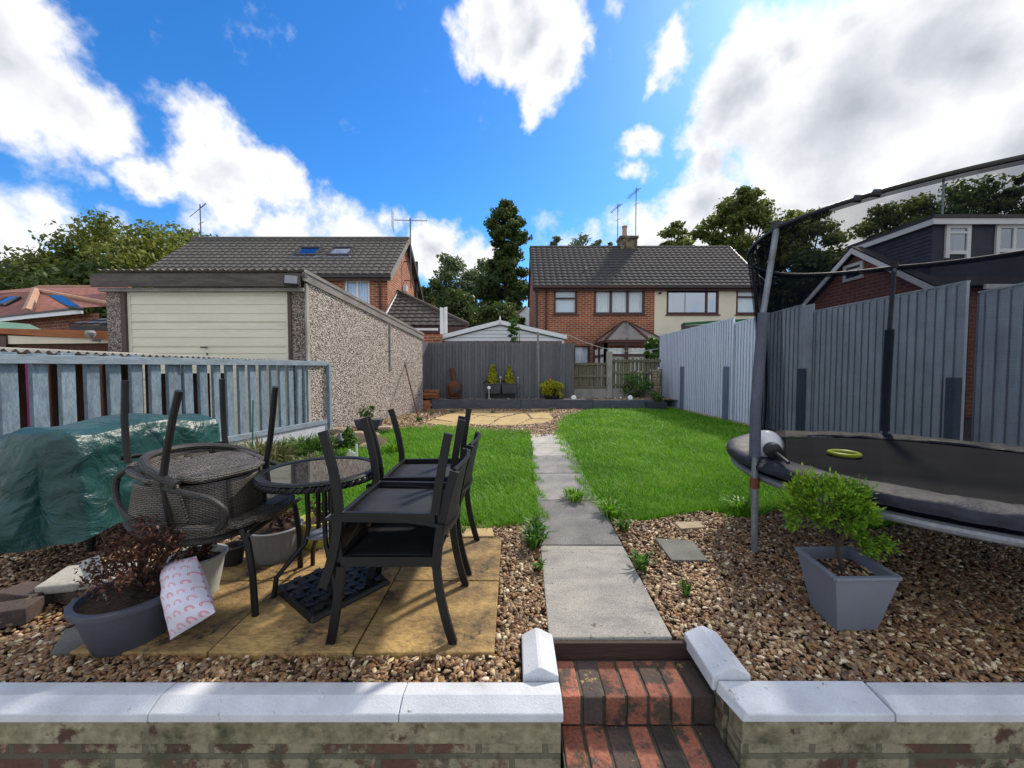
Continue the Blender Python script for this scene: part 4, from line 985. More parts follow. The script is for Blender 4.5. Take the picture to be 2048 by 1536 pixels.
# little dark tiled roof
m = MB(); a, b, c = at(138,650,11.4), at(222,650,11.4), at(222,628,12.6); m.add([a, b, c, at(215,630,12.5)], [(0,1,2,3)])
r = thing('tiled_porch', 'small dark blue tiled lean-to roof against the garage', 'porch', (a.x, 11.4, 0))
m2 = MB(); u = Vector((0, 1.2, c.z-a.z)); ul = u.length; u.normalize(); tiled_slope(m2, a, (1,0,0), u, [(0,0),(b.x-a.x,0),(b.x-a.x,ul),(b.x-a.x-.1,ul)]); m2.obj('roof', 'slate_hanging', r)
MB().box(a.x, b.x, 11.4, 11.45, a.z-.16, a.z-.01).obj('fascia', 'gutter_black', r)
MB().box(a.x+.15, b.x, 11.5, 12.4, 0, a.z-.05).obj('wall', 'house_brick_dark', r)
# garden room: orange fascia over a cream wall
r = thing('garden_room', 'flat-roofed garden room with orange timber fascia and cream wall', 'shed', (at(100,690,8.6).x, 8.6, 0))
za, zb_ = at(0,654,8.6).z, at(0,666,8.6).z
xr = at(224,670,8.6).x; xl = at(-60,660,8.6).x
def sk(mb, x0, x1, ya, yb, la, lb, ra, rb_):
    mb.prism([(x0,ya,la),(x1,ya,ra),(x1,ya,rb_),(x0,ya,lb)], (0,yb-ya,0))
m = MB(); sk(m, xl, xr, 8.6, 8.7, at(-60,664,8.6).z, at(-60,655,8.6).z, at(224,679,8.6).z, at(224,662,8.6).z); m.obj('fascia', 'orange_wood', r)
m = MB(); sk(m, at(16,680,8.66).x, xr, 8.66, 8.8, at(16,688,8.66).z, at(16,671,8.66).z, at(224,686,8.66).z, at(224,679,8.66).z); m.obj('wall', 'cream_render', r)
m = MB(); m.box(xl, xr, 8.72, 11.0, 0, at(16,686,8.72).z); m.obj('base', 'brown_wood', r)
m = MB(); m.box(xl, at(15,680,8.65).x, 8.62, 8.65, 0, at(0,672,8.6).z); m.obj('door', 'brown_frame', r)
lp = at(181, 668, 8.4); m = MB(); m.lathe(lp, [(.0,-.09),(.05,-.085),(.085,-.02),(.09,.03),(.06,.075),(.0,.085)], 14); m.box(lp.x-.02, lp.x+.02, 8.4, 8.6, lp.z-.16, lp.z-.10)
tag(m.obj('wall_lamp', 'grey_reflect'), 'round grey bulkhead lamp on the orange timber fascia', 'lamp')
r = thing('green_shed', 'shed with green felt roof in front of the bungalow', 'shed', (at(20,650,9.6).x, 9.6, 0))
m = MB(); m.add([at(-60,660,9.2), at(84,661,9.2), at(60,650,10.3), at(-60,640,10.6)], [(0,1,2,3)]); m.obj('roof', 'green_felt', r, solid=.05)
MB().box(at(-60,660,9.5).x, at(70,660,9.5).x, 9.5, 10.6, 0, at(0,664,9.5).z).obj('wall', 'brown_wood', r)
m = MB(); p = at(20, 715, 6.0); m.box(p.x-.12, p.x+.12, 6.0, 6.2, .3, p.z); tag(m.obj('bin', 'pink_board', bevel=.03), 'magenta plastic crate seen between the first pickets', 'crate')
# ------------------------------------------------------------ concrete garage with white gable beyond the grey fence
CY = 14.4
r = thing('white_gable_garage', 'sectional garage with white boarded gable behind the grey fence', 'garage', (at(1000,700,CY).x, CY, 0))
G = lambda px, py, Y=CY: at(px, py, Y)
m = MB(); P = [G(872,682), G(1128,682), G(1128,672), G(1000,645), G(872,676)]; m.prism(P, (0,.05,0)); m.obj('gable', 'white_plastic', r)
for k in range(4):
    zq = G(1000, 654+7*k).z; hw = [.62,1.25,1.85,2.2][k]; MB().box(P[3].x-hw, P[3].x+hw, CY-.012, CY-.002, zq-.006, zq+.006).obj('board_line', 'galvanised', r)
for (a, b) in ((G(862,675,CY-.1), G(1000,640,CY-.1)), (G(1000,640,CY-.1), G(1134,670,CY-.1))):
    m = MB(); m.prism([a+Vector((0,0,-.16)), b+Vector((0,0,-.16)), b, a], (0,.03,0)); m.obj('bargeboard', 'white_plastic', r, bevel=.005)
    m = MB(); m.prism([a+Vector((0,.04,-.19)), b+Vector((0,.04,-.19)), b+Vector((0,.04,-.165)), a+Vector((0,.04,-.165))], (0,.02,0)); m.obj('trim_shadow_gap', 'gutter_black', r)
    m = MB(); m.add([a+Vector((0,0,.01)), b+Vector((0,0,.01)), b+Vector((0,5,.01)), a+Vector((0,5,.01))], [(0,1,2,3)]); m.obj('roof', 'concrete', r)
m = MB(); c = G(1000,640,CY-.12); m.tube([c+Vector((0,0,-.1)), c+Vector((0,0,.08)), c+Vector((0,0,.16))], [.03,.03,.008], 8); m.obj('finial', 'white_plastic', r)
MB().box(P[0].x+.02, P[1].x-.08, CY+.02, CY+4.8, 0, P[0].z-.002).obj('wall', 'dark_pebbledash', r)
MB().box(P[1].x-.075, P[1].x+.0, CY+.0, CY+.08, 0, P[0].z-.004).obj('corner_post', 'white_plastic', r)
# far white house seen through the gap
r = thing('far_house', 'distant white gabled house glimpsed between the tall tree and the brick house', 'house', (at(1045,650,34).x, 34, 0))
m = MB(); P = [at(1022,660,34), at(1070,660,34), at(1070,630,34), at(1052,611,34), at(1028,630,34)]; m.prism(P, (0,6,0)); m.obj('wall', 'white_plastic', r)
m = MB(); a, b = at(1052,610,33.8), at(1026,634,33.8); m.prism([a, b, b+Vector((0,0,-.16)), a+Vector((0,0,-.16))], (0,6.4,0)); m.obj('roof', 'red_tiles', r)
a, b = at(1036,628,33.9), at(1048,640,33.9); MB().box(a.x, b.x, 33.9, 33.98, b.z, a.z).obj('window', 'blind', r)
# ------------------------------------------------------------ facing semi-detached pair, half brick half cream
HY = 21.0
hx0, hxm, hx1 = at(1070,600,HY).x, at(1312,600,HY).x, at(1527,600,HY).x
hez = at(1200, 572, HY).z; hrz = at(1200, 496, 24.6).z
r = thing('semi_detached_house', 'facing semi-detached pair, brick half beside cream rendered half', 'house', ((hx0+hx1)/2, HY, 0))
X = lambda px: at(px, 600, HY+.25).x
Z = lambda py: at(1200, py, HY+.25).z
m = MB(); wall_holes(m, hx0, hxm, 0, hez-.05, [(X(1107),X(1155),Z(629),Z(578)), (X(1188),X(1290),Z(629),Z(578)), (X(1148),X(1181),Z(735),Z(691))], HY+.25, .2)
m.add([(hx0,HY+.25,0),(hx0,28,0),(hx0,28,hez),(hx0,24.6,hrz-.1),(hx0,HY+.25,hez-.05)], [(4,3,2,1,0)])
m.obj('brick_wall', 'house_brick', r)
m = MB(); wall_holes(m, hxm+.01, hx1, 0, hez-.05, [(X(1333),X(1438),Z(629),Z(577)), (X(1472),X(1518),Z(629),Z(577))], HY+.24, .2)
m.add([(hx1,HY+.24,0),(hx1,28,0),(hx1,28,hez),(hx1,24.6,hrz-.1),(hx1,HY+.24,hez-.05)], [(0,1,2,3,4)])
m.obj('rendered_wall', 'cream_render', r)
MB().box(hx0+.3, hx1-.3, HY+.9, HY+1.0, 0, hez-.1).obj('dark_interior', 'dark_room', r)
window(r, X(1107),X(1155),Z(629),Z(578), HY+.25, trans=((0,1,.64),), inner='blind', t=.13)
window(r, X(1188),X(1290),Z(629),Z(578), HY+.25, mull=(.335,.665), inner='curtain', t=.13)
window(r, X(1148),X(1181),Z(735),Z(691), HY+.25, inner='curtain', t=.1)
window(r, X(1333),X(1438),Z(629),Z(577), HY+.24, mull=(.77,), inner=None, t=.13, glass='sky_glass')
window(r, X(1472),X(1518),Z(629),Z(577), HY+.24, trans=((0,1,.68),), inner='blind', t=.13)
# curtains at the edges of the big window
m = MB(); xa, xb = X(1337), X(1347); m.grid(lambda u, v: Vector((xa+(xb-xa)*u, HY+.42+.02*math.sin(u*14), Z(627)+(Z(581)-Z(627))*v)), 14, 2); m.obj('curtain', 'curtain', r)
su = Vector((0, 24.6-HY, hrz-hez)); sul = su.length; su.normalize()
m = MB(); tiled_slope(m, (hx0-.12, HY-.15, hez-.03), (1,0,0), su, [(0,0),(hx1-hx0+.2,0),(hx1-hx0+.2,sul+.12),(0,sul+.12)]); ro = m.obj('roof', 'dark_tiles', r)
m = MB(); m.add([(hx0-.12,24.6,hrz),(hx1+.1,24.6,hrz),(hx1+.1,28.2,hez),(hx0-.12,28.2,hez)], [(0,1,2,3)]); m.obj('back_slope', 'dark_tiles', ro)
MB().tube([(hx0-.12,24.6,hrz+.03),(hx1+.1,24.6,hrz+.03)], .12, 8).obj('ridge', 'dark_tiles', ro)
MB().beam((hx1+.12,HY-.15,hez+.06), (hx1+.12,24.6,hrz+.08), .06, .07).obj('verge', 'white_plastic', ro)
m = MB(); m.prism([(hx0-.16,HY-.2,hez-.25),(hx0-.16,HY-.2,hez+.02),(hx0-.16,24.6,hrz+.03),(hx0-.16,24.6,hrz-.25)], (.035,0,0)); m.obj('bargeboard', 'brown_frame', r)
MB().box(hx0-.1, hxm, HY-.24, HY-.12, hez-.13, hez-.02).obj('gutter', 'brown_frame', r)
MB().box(hxm+.005, hx1, HY-.24, HY-.12, hez-.13, hez-.02).obj('gutter', 'gutter_black', r)
MB().box(hx0-.1, hx1, HY+.0, HY+.24, hez-.24, hez-.10).obj('soffit', 'brown_frame', r)
x = at(1093,600,HY).x; m = MB(); m.tube([(x,HY-.15,hez-.12),(x,HY+.15,hez-.4),(x,HY+.15,0)], .06, 8); m.obj('drainpipe', 'brown_frame', r)
x = at(1074,600,HY).x; m = MB(); m.tube([(x,HY+.15,hez-.2),(x,HY+.15,0)], .06, 8); m.obj('drainpipe', 'gutter_black', r)
c0, c1 = at(1238,490,24.6), at(1271,478,24.6)
m = MB(); m.box(c0.x, c1.x, 24.2, 25.0, hrz-.6, c1.z-.1); m.box(c0.x-.06, c1.x+.06, 24.14, 25.06, c1.z-.098, c1.z+.06); ch = m.obj('chimney', 'wall_brick', ro, bevel=.01)
m = MB(); cx = at(1249,470,24.6).x; m.lathe((cx,24.6,c1.z+.062), [(.17,0),(.19,.1),(.15,.2),(.14,.62),(.17,.66),(.17,.74)], 14); m.obj('chimney_pot', 'ridge_clay', ch)
p = at(1172, 552, 22.2); m = MB(); m.tube([p, p+Vector((0,0,.5))], .07, 8); m.obj('vent_pipe', 'galvanised', ro)
m = MB(); m.prism([p+Vector((-.35,-.1,-.02)), p+Vector((.4,-.1,-.02)), p+Vector((.3,.12,.09)), p+Vector((-.25,.12,.09))], (0,0,.05)); m.obj('flashing', 'galvanised', ro)
m = aerial(r, at(1235, 494, 24.8), 2.75, 1, 1.1); m.obj('aerial', 'aerial_metal', r)
m = aerial(r, at(1271, 494, 24.7), 3.75, 1, 1.25); m.obj('aerial', 'aerial_metal', r)
m = MB(); x = at(1322,578,HY).x; m.box(x-.05, x+.08, HY+.1, HY+.23, hez-.4, hez-.3); m.obj('security_lamp', 'gutter_black', r)
# conservatory
r = thing('conservatory', 'small plum-framed conservatory with faceted plastic roof against the brick house', 'conservatory', (at(1260,700,19).x, 19, 0))
A, B, C_, D_ = at(1190,681,20.4), at(1212,679,18.4), at(1296,677,18.4), at(1338,668,20.4)
ez_ = B.z
for p in (A, B, C_, D_): p.z = ez_
t1, t2 = at(1244,646,20.9), at(1256,645,20.9); t1.z = t2.z = at(1250,645,20.9).z
m = MB()
for P in ((A,B,t1), (B,C_,t2,t1), (C_,D_,t2)): m.add(P, [tuple(range(len(P)))])
ro = m.obj('roof', 'polycarbonate', r)
for a, b, w in ((A,t1,.09), (B,t1,.10), (C_,t2,.10), (D_,t2,.09), (B.lerp(C_,.5), t2, .05), (t1,t2,.12)):
    MB().beam(a+Vector((0,0,.04)), b+Vector((0,0,.04)), w, .06).obj('glazing_bar', 'brown_frame' if w > .05 else 'polycarbonate', ro)
for a, b in ((A,B), (B,C_), (C_,D_)):
    MB().beam(a+Vector((0,0,-.08)), b+Vector((0,0,-.08)), .10, .13).obj('gutter', 'brown_frame', r)
    L = (b-a).length; n = max(2, round(L/1.0)); d = (b-a)/n
    q0 = a+Vector((0,.08,0)); 
    for i in range(n+1):
        p = q0+d*i; MB().beam((p.x,p.y,0), (p.x,p.y,ez_-.15), .16, .10, (0,1,0)).obj('mullion', 'brown_frame', r)
    for z in (ez_-.75, ez_-.22):
        MB().beam((q0.x,q0.y+.005,z), (q0.x+d.x*n,q0.y+d.y*n+.005,z), .07, .12).obj('transom', 'brown_frame', r)
    m = MB(); P = [q0+Vector((0,.12,0)), q0+d*n+Vector((0,.12,0))]
    m.grid(lambda u, v: Vector((P[0].x+(P[1].x-P[0].x)*u, P[0].y+(P[1].y-P[0].y)*u+.03*math.sin(u*L*22), .4+(ez_-.8)*v)), 60, 2); m.obj('blind', 'curtain', r)
# green awning top behind the white fence
r = thing('garden_gazebo', 'green edged canvas gazebo top peeping over the white fence', 'gazebo', (at(1440,660,16).x, 16, 0))
m = MB(); m.beam(at(1366,648,16), at(1530,638,15.5), .12, .10); m.obj('canopy_edge', 'green_canvas', r)
m = MB(); a, b = at(1368,651,16.02), at(1530,643,15.52); m.prism([a, b, b+Vector((0,.3,-1.2)), a+Vector((0,.3,-.5))], (0,.02,0)); m.obj('canopy', 'polycarbonate', r)
m = MB(); m.tube([at(1366,648,15.9), at(1367,660,15.9), at(1367,700,15.9)], .08, 6); m.obj('pole', 'gutter_black', r)
# ------------------------------------------------------------ dormer house beyond the white fence
DX = 11.0; Ya, Yr, Yb = 9.9, 12.2, 14.6
dz0 = at(1868, 573, Ya).z; dzr = at(1706, 496, Yr).z
r = thing('dormer_house', 'brick house with slate hung dormer and white trim beyond the white fence', 'house', (DX+3, 12, 0))
m = MB()
def gy(px): d = ray(px, 540); return DX*d.y/d.x
wy0, wy1 = gy(1729), gy(1690); g0, g1 = H+DX*ray(1729,555).z/ray(1729,555).x, H+DX*ray(1729,521).z/ray(1729,521).x
P = [(DX,Ya+.2,0),(DX,Yb-.2,0),(DX,Yb-.2,dz0),(DX,Yr,dzr-.1),(DX,Ya+.2,dz0)]
m.add(P, [(4,3,2,1,0)]); m.add([(DX,Ya+.2,0),(22,Ya+.2,0),(22,Ya+.2,dz0),(DX,Ya+.2,dz0)], [(0,1,2,3)])
m.add([(DX,Yb-.2,0),(22,Yb-.2,0),(22,Yb-.2,dz0),(DX,Yb-.2,dz0)], [(3,2,1,0)]); m.obj('wall', 'far_brick', r)
w = MB(); za_, zb2 = g0, g1; xx = DX-.05
w.box(xx-.02, xx+.04, wy0, wy1, za_, za_+.09); w.box(xx-.02, xx+.04, wy0, wy1, zb2-.09, zb2); w.box(xx-.02, xx+.04, wy0, wy0+.09, za_+.09, zb2-.09); w.box(xx-.02, xx+.04, wy1-.09, wy1, za_+.09, zb2-.09); w.box(xx-.022, xx+.038, wy0+.09, wy1-.09, zb2-.24, zb2-.18)
w = w.obj('window', 'white_plastic', r); m = MB(); m.add([(xx,wy0+.05,za_+.05),(xx,wy1-.05,za_+.05),(xx,wy1-.05,zb2-.05),(xx,wy0+.05,zb2-.05)], [(3,2,1,0)]); m.obj('pane', 'sky_glass', w)
ov = DX-.25
for a, b in (((ov,Ya-.15,dz0-.05),(ov,Yr,dzr)), ((ov,Yr,dzr),(ov,Yb+.9,dz0-.65))):
    a, b = Vector(a), Vector(b); m = MB(); m.prism([a+Vector((0,0,-.17)), b+Vector((0,0,-.17)), b, a], (.04,0,0)); m.obj('bargeboard', 'white_plastic', r)
m = MB(); m.add([(ov,Ya-.15,dz0),(24,Ya-.15,dz0),(24,Yr,dzr+.05),(ov,Yr,dzr+.05)], [(0,1,2,3)]); m.add([(ov,Yr,dzr+.05),(24,Yr,dzr+.05),(24,Yb+.9,dz0-.6),(ov,Yb+.9,dz0-.6)], [(0,1,2,3)])
ro = m.obj('roof', 'dark_tiles', r)
dk = at(1865, 443, 10.3); dkx = dk.x; dkz = dk.z; ddz = at(1865, 532, 10.3).z
xw = lambda px: at(px, 480, 10.3).x
zw = lambda py: at(1900, py, 10.3).z
m = MB(); wall_holes(m, dkx, 20, ddz-.3, dkz-.1, [(xw(1890),xw(1935),zw(508),zw(452)), (xw(1990),xw(2085),zw(504),zw(452))], 10.3, .12)
m.add([(dkx,10.3,ddz-.3),(dkx,12.6,ddz-.3),(dkx,12.6,dkz-.1),(dkx,10.3,dkz-.1)], [(3,2,1,0)]); dm = m.obj('dormer', 'slate_hanging', r)
for z_ in np.arange(ddz-.1, dkz-.12, .11):
    pass
m = MB()
z_ = ddz-.25
while z_ < dkz-.15:
    m.prism([(dkx-.02,10.28,z_),(dkx-.02,12.6,z_),(dkx-.004,12.6,z_+.10),(dkx-.004,10.28,z_+.10)], (.004,0,0)); z_ += .105
m.obj('slate_rows', 'slate_hanging', dm)
m = MB(); m.box(dkx-.14, 20, 10.15, 10.19, dkz-.12, dkz+.03); m.box(dkx-.14, dkx-.10, 10.192, 12.5, dkz-.12, dkz+.03); m.obj('fascia', 'white_plastic', dm)
MB().box(dkx-.16, 20, 10.12, 12.7, dkz+.032, dkz+.12).obj('flat_roof', 'gutter_black', dm)
for pa, pb, kw in ((1890,1935,dict(trans=((0,1,.7),))), (1990,2085,dict(mull=(.4,)))):
    window(dm, xw(pa)+.0, xw(pb), zw(508 if pa < 1900 else 504), zw(452), 10.2, fm='white_plastic', t=.08, inner='blind', glass='sky_glass', sill=False, **kw) if False else None
    f = MB(); xa, xb, za2, zb3 = xw(pa), xw(pb), zw(508 if pa < 1900 else 504), zw(452); t = .075
    f.box(xa-.03, xa+t, 10.24, 10.29, za2-.12, zb3+.02); f.box(xb-t, xb+.03, 10.24, 10.29, za2-.12, zb3+.02); f.box(xa+t, xb-t, 10.24, 10.29, zb3-t, zb3+.02); f.box(xa+t, xb-t, 10.24, 10.29, za2-.02, za2+t)
    if pa < 1900: f.box(xa+t, xb-t, 10.243, 10.287, za2+.52, za2+.58)
    else: f.box(xa+.42, xa+.5, 10.243, 10.287, za2+t, zb3-t)
    w = f.obj('window', 'white_plastic', r); m = MB(); m.add([(xa+t*.5,10.27,za2),(xb-t*.5,10.27,za2),(xb-t*.5,10.27,zb3),(xa+t*.5,10.27,zb3)], [(0,1,2,3)]); m.obj('pane', 'sky_glass', w)
MB().box(DX+1.0, 20, Ya-.2, Ya-.14, dz0-.10, dz0+.02).obj('gutter', 'white_plastic', r)
p = at(1884, 440, 12.3); m = MB(); m.tube([p+Vector((0,0,-.4)), p+Vector((0,0,1.3))], .03, 6); m.obj('aerial', 'galvanised', r)
# ------------------------------------------------------------ trees
GT = 'trees behind the houses'
tree('tree', 'broad light green tree behind the red roofed bungalow', 265, 44, 444, 200, 'leaf_olive', 31, nleaf=38000, size=.21, nclump=46, base=.12, clump=.25, shape='wide')
tree('tree', 'rounded green tree partly behind the grey tiled roof ridge', 400, 50, 458, 105, 'leaf_olive', 32, nleaf=16000, size=.22, nclump=26, base=.15, clump=.33)
tree('tree', 'yellowish green tree standing low over the bungalow hip', 140, 40, 505, 105, 'leaf_mid', 33, nleaf=13600, size=.245, nclump=30, base=.1, clump=.32)
tree('tree', 'dark tree standing over the green shed roof', 20, 42, 522, 120, 'leaf_dark', 34, nleaf=13600, size=.245, nclump=30, base=.1, clump=.35)
tree('tree', 'dark low tree at the foot of the broad light green tree', 200, 38, 525, 130, 'leaf_dark', 35, nleaf=13600, size=.245, nclump=30, base=.05, clump=.35)
tree('tall_tree', 'tallest dark sycamore with stepped crown between the two houses', 1012, 38, 384, 64, 'leaf_dark', 41, nleaf=32000, size=.165, nclump=64, base=.15, clump=.28, shape='tall', trunk_r=.38, flat=.7)
tree('tree', 'pale feathery tree beside the tall dark sycamore', 905, 44, 497, 58, 'leaf_pale', 42, nleaf=11900, size=.173, nclump=26, base=.12, clump=.36)
tree('tree', 'pale green tree tucked behind the sycamore trunk', 968, 46, 505, 45, 'leaf_pale', 43, nleaf=7650, size=.187, nclump=20, base=.12, clump=.4)
tree('hedge_tree', 'dense dark yew dome above the brown hipped roof', 915, 30, 573, 78, 'leaf_dark', 44, nleaf=15300, size=.130, nclump=34, base=.0, clump=.34, shape='wide', cat='tree')
tree('hedge_tree', 'dark bushy evergreen over the white boarded gable', 1000, 31, 600, 62, 'leaf_dark', 45, nleaf=11900, size=.130, nclump=28, base=.0, clump=.36, cat='tree')
tree('tree', 'dark dense tree against the brick gable and downpipe', 868, 33, 545, 42, 'leaf_dark', 46, nleaf=7650, size=.158, nclump=20, base=.1, clump=.42)
tree('small_conifer', 'young bright green conifer before the dark evergreen dome', 865, 26, 578, 13, 'leaf_mid', 47, nleaf=2550, size=.094, nclump=12, base=.1, clump=.5, shape='spire')
for i, (px, py, w, lab) in enumerate(((1110,462,22,'narrow poplar tip nearest the sycamore, above the dark roof'), (1160,462,40,'round poplar top over the middle of the brick half roof'), (1194,468,26,'small poplar top beside the wider one over the roof'), (1219,472,18,'slim poplar top next to the chimney'))):
    tree('poplar', lab, px, 55, py, w, 'leaf_pale', 50+i, nleaf=3740, size=.202, nclump=14, base=.45, clump=.5, shape='spire', nlimb=4, group='poplar tops above the facing roof')
tree('tree', 'small open tree left of the big spreading one above the roof'.replace('left of', 'beside'), 1352, 34, 430, 56, 'leaf_mid', 61, nleaf=9000, size=.15, nclump=38, base=.30, clump=.27, flat=.6)
tree('spreading_tree', 'big open spreading tree with dark limbs above the cream house', 1486, 36, 366, 106, 'leaf_mid', 62, nleaf=28000, size=.16, nclump=90, base=.28, clump=.19, trunk_r=.42, flat=.6, nlimb=24)
tree('tree', 'bushy tree seen behind the trampoline corner pole', 1605, 34, 402, 92, 'leaf_mid', 63, nleaf=20000, size=.16, nclump=62, base=.2, clump=.24, trunk_r=.35, flat=.6, nlimb=16)
tree('tree', 'dark dense tree behind the gable peak of the dormer house', 1635, 30, 488, 80, 'leaf_dark', 64, nleaf=11900, size=.180, nclump=28, base=.05, clump=.36)
tree('tree', 'loose tree above the slanting dormer verge', 1795, 27, 390, 95, 'leaf_mid', 65, nleaf=16000, size=.13, nclump=54, base=.30, clump=.25, nlimb=16, flat=.6)
tree('tree', 'dark rounded tree above the dormer window with the narrow frame', 1935, 24, 350, 105, 'leaf_dark', 66, nleaf=20000, size=.125, nclump=52, base=.2, clump=.28)
tree('tree', 'dark tree rising over the wide dormer window', 2050, 22, 330, 60, 'leaf_dark', 67, nleaf=10200, size=.144, nclump=26, base=.2, clump=.34)
# low planting against the far boundary
tree('hedge_tree', 'low dark shrubbery beside the corner of the brick house', 1045, 26, 625, 26, 'leaf_mid', 68, nleaf=4250, size=.094, nclump=16, base=0, clump=.4, group='shrubs over the back fences', cat='shrub')
tree('shrub', 'glossy green laurel against the conservatory', 1308, 15.2, 672, 19, 'leaf_weed', 69, nleaf=3060, size=.054, nclump=18, base=.5, clump=.35, group='shrubs over the back fences', cat='shrub', trunk_r=.04)
tree('sapling', 'slim bright sapling rising before the white boarded gable', 1026, 13.5, 634, 12, 'leaf_weed', 70, nleaf=850, size=.043, nclump=14, base=.7, clump=.45, group='shrubs over the back fences', cat='shrub', trunk_r=.025, flat=.4)
# ------------------------------------------------------------ metal garden chairs
def bar(mb, pts, w, h, up=(0,1,0)):
    for a, b in zip(pts, pts[1:]): mb.beam(a, b, w, h, up)
def strip(mb, pts, y0, y1, th):    # flat bar of rectangular section following (x, z) points between y0 and y1
    n = len(pts); vs = []
    for i, (x, z) in enumerate(pts):
        a = pts[max(0, i-1)]; b = pts[min(n-1, i+1)]; d = Vector((b[0]-a[0], b[1]-a[1])).normalized(); nx, nz = -d.y*th/2, d.x*th/2
        vs += [(x-nx,y0,z-nz),(x-nx,y1,z-nz),(x+nx,y1,z+nz),(x+nx,y0,z+nz)]
    fs = [(i*4+k, i*4+(k+1) % 4, (i+1)*4+(k+1) % 4, (i+1)*4+k) for i in range(n-1) for k in range(4)]+[(0,1,2,3),((n-1)*4+3,(n-1)*4+2,(n-1)*4+1,(n-1)*4)]
    mb.add(vs, fs)
def curve(p0, p1, p2, n=7):
    return [((1-t)**2*p0[0]+2*t*(1-t)*p1[0]+t*t*p2[0], (1-t)**2*p0[1]+2*t*(1-t)*p1[1]+t*t*p2[1]) for t in [i/n for i in range(n+1)]]
def metal_chair(label, arms, group, bt=.80):     # local: faces +x, back towards -x
    r = thing('metal_chair', label, 'chair', (0,0,0), group, local=True)
    hw = .235; sz = .385; xf = .27; xb = -.24
    for s in (-1, 1):
        y0, y1 = s*hw-.012, s*hw+.012
        m = MB(); strip(m, curve((xf+.01, 0), (xf-.03, .2), (xf-.045, sz-.02)), y0, y1, .038); m.obj('leg', 'metal_black', r, bevel=.002)
        m = MB(); strip(m, curve((xb-.045, 0), (xb+.02, .2), (xb+.03, sz-.02)), y0, y1, .038); m.obj('leg', 'metal_black', r, bevel=.002)
        m = MB(); strip(m, curve((xb+.03, sz-.02), (xb+.02, .55), (xb-.055*(bt-.4)/.4, bt)), y0, y1, .042); m.obj('back_post', 'metal_black', r, bevel=.002)
        m = MB(); m.beam((xb+.03, s*hw, sz), (xf-.045, s*hw, sz), .022, .045); m.obj('seat_rail', 'metal_black', r, bevel=.002)
        if arms:
            m = MB(); strip(m, curve((xb-.01, .55), (.06, .61), (xf+.01, .585)), s*hw-.024, s*hw+.024, .016); m.obj('armrest', 'metal_black', r, bevel=.003)
            m = MB(); strip(m, [(xf-.04, sz), (xf-.02, .6)], y0+.002, y1-.002, .034); m.obj('arm_post', 'metal_black', r, bevel=.002)
    m = MB(); m.beam((xf-.035, -hw+.012, sz), (xf-.035, hw-.012, sz), .022, .045); m.obj('seat_rail', 'metal_black', r, bevel=.002)
    m = MB(); m.beam((xb+.045, -hw+.012, sz), (xb+.045, hw-.012, sz), .022, .045); m.obj('seat_rail', 'metal_black', r, bevel=.002)
    m = MB(); m.grid(lambda u, v: Vector((xb+.05+(xf-.05-xb-.045)*u, -hw+.02+(2*hw-.04)*v, sz+.012-.016*math.sin(math.pi*v))), 6, 8); m.obj('seat', 'mesh_black', r, solid=.004)
    for zz in (.415, .455):
        m = MB(); m.beam((xb+.022, -hw+.01, zz), (xb+.022, hw-.01, zz), .012, .012); m.obj('cross_bar', 'metal_black', r)
    for i in range(2):
        z = (.50, bt)[i]; x = (xb+.006, xb-.052)[i]
        m = MB(); m.tube([(x-(.035*math.sin(math.pi*t/8)), -hw+.01+(2*hw-.02)*t/8, z+(.012*math.sin(math.pi*t/8) if i else 0)) for t in range(9)], .011, 6); m.obj('back_rail', 'metal_black', r)
    m = MB(); m.grid(lambda u, v: Vector((xb+.006-.058*v**1.3-.035*math.sin(math.pi*u), -hw+.02+(2*hw-.04)*u, .505+(bt-.51)*v+.012*math.sin(math.pi*u)*v)), 10, 6); m.obj('backrest', 'mesh_black', r, solid=.004)
    return r
G1 = 'black metal garden armchairs'; G2 = 'upturned black metal chairs stacked on the armchairs'
A_ch = metal_chair('black metal armchair standing on the ochre patio before the bistro table, armrest clearly seen', True, G1)
B_ch = copy_tree(A_ch); B_ch['label'] = 'black metal armchair farther back, its slim rear leg near the lawn edge'
A_ch.location = (-.555, 1.94, .013); A_ch.rotation_euler = (0,0,R(180))
B_ch.location = (-.545, 2.53, .013); B_ch.rotation_euler = (0,0,R(179))
C_ch = metal_chair('upturned black chair on the nearer armchair, legs in the air beside the round table', False, G2, .71)
D_ch = copy_tree(C_ch); D_ch['label'] = 'upturned black chair on the farther armchair, its square seat above the lawn'
C_ch.location = (-.565, 1.93, .990); C_ch.rotation_euler = (R(180),R(1),R(0))
D_ch.location = (-.585, 2.50, .99); D_ch.rotation_euler = (R(180),R(-.5),R(1))
# ------------------------------------------------------------ wicker chairs
def weave(name, c1, c2):
    m, nt, b, out = newmat(name); v = coords(nt, 'Object')
    t = nd(nt, 'TexBrick', coords(nt, 'UV'), c4(c1), c4(c2), (.008,.007,.006,1), 1.0, .0022, .2, 0.0, .026, .0085, a_offset=.5)
    n = nd(nt, 'TexNoise', Vector=v, Scale=7.0, Detail=4.0).outputs[0]
    f = nd(nt, 'MapRange', n, .3, .7, .6, 1.3).outputs[0]
    q_ = nd(nt, 'VectorMath', t.outputs[0], a_operation='SCALE'); nt.links.new(f, q_.inputs['Scale'])
    nt.links.new(q_.outputs[0], b.inputs['Base Color']); b.inputs['Roughness'].default_value = .55
    bp = nd(nt, 'Bump', Strength=.9, Distance=.004, Height=mth(nt, 'SUBTRACT', 1.0, t.outputs['Fac'])); nt.links.new(bp.outputs[0], b.inputs['Normal'])
weave('wicker', (.20,.17,.15), (.11,.095,.085)); weave('wicker_dark', (.05,.05,.05), (.028,.028,.03))
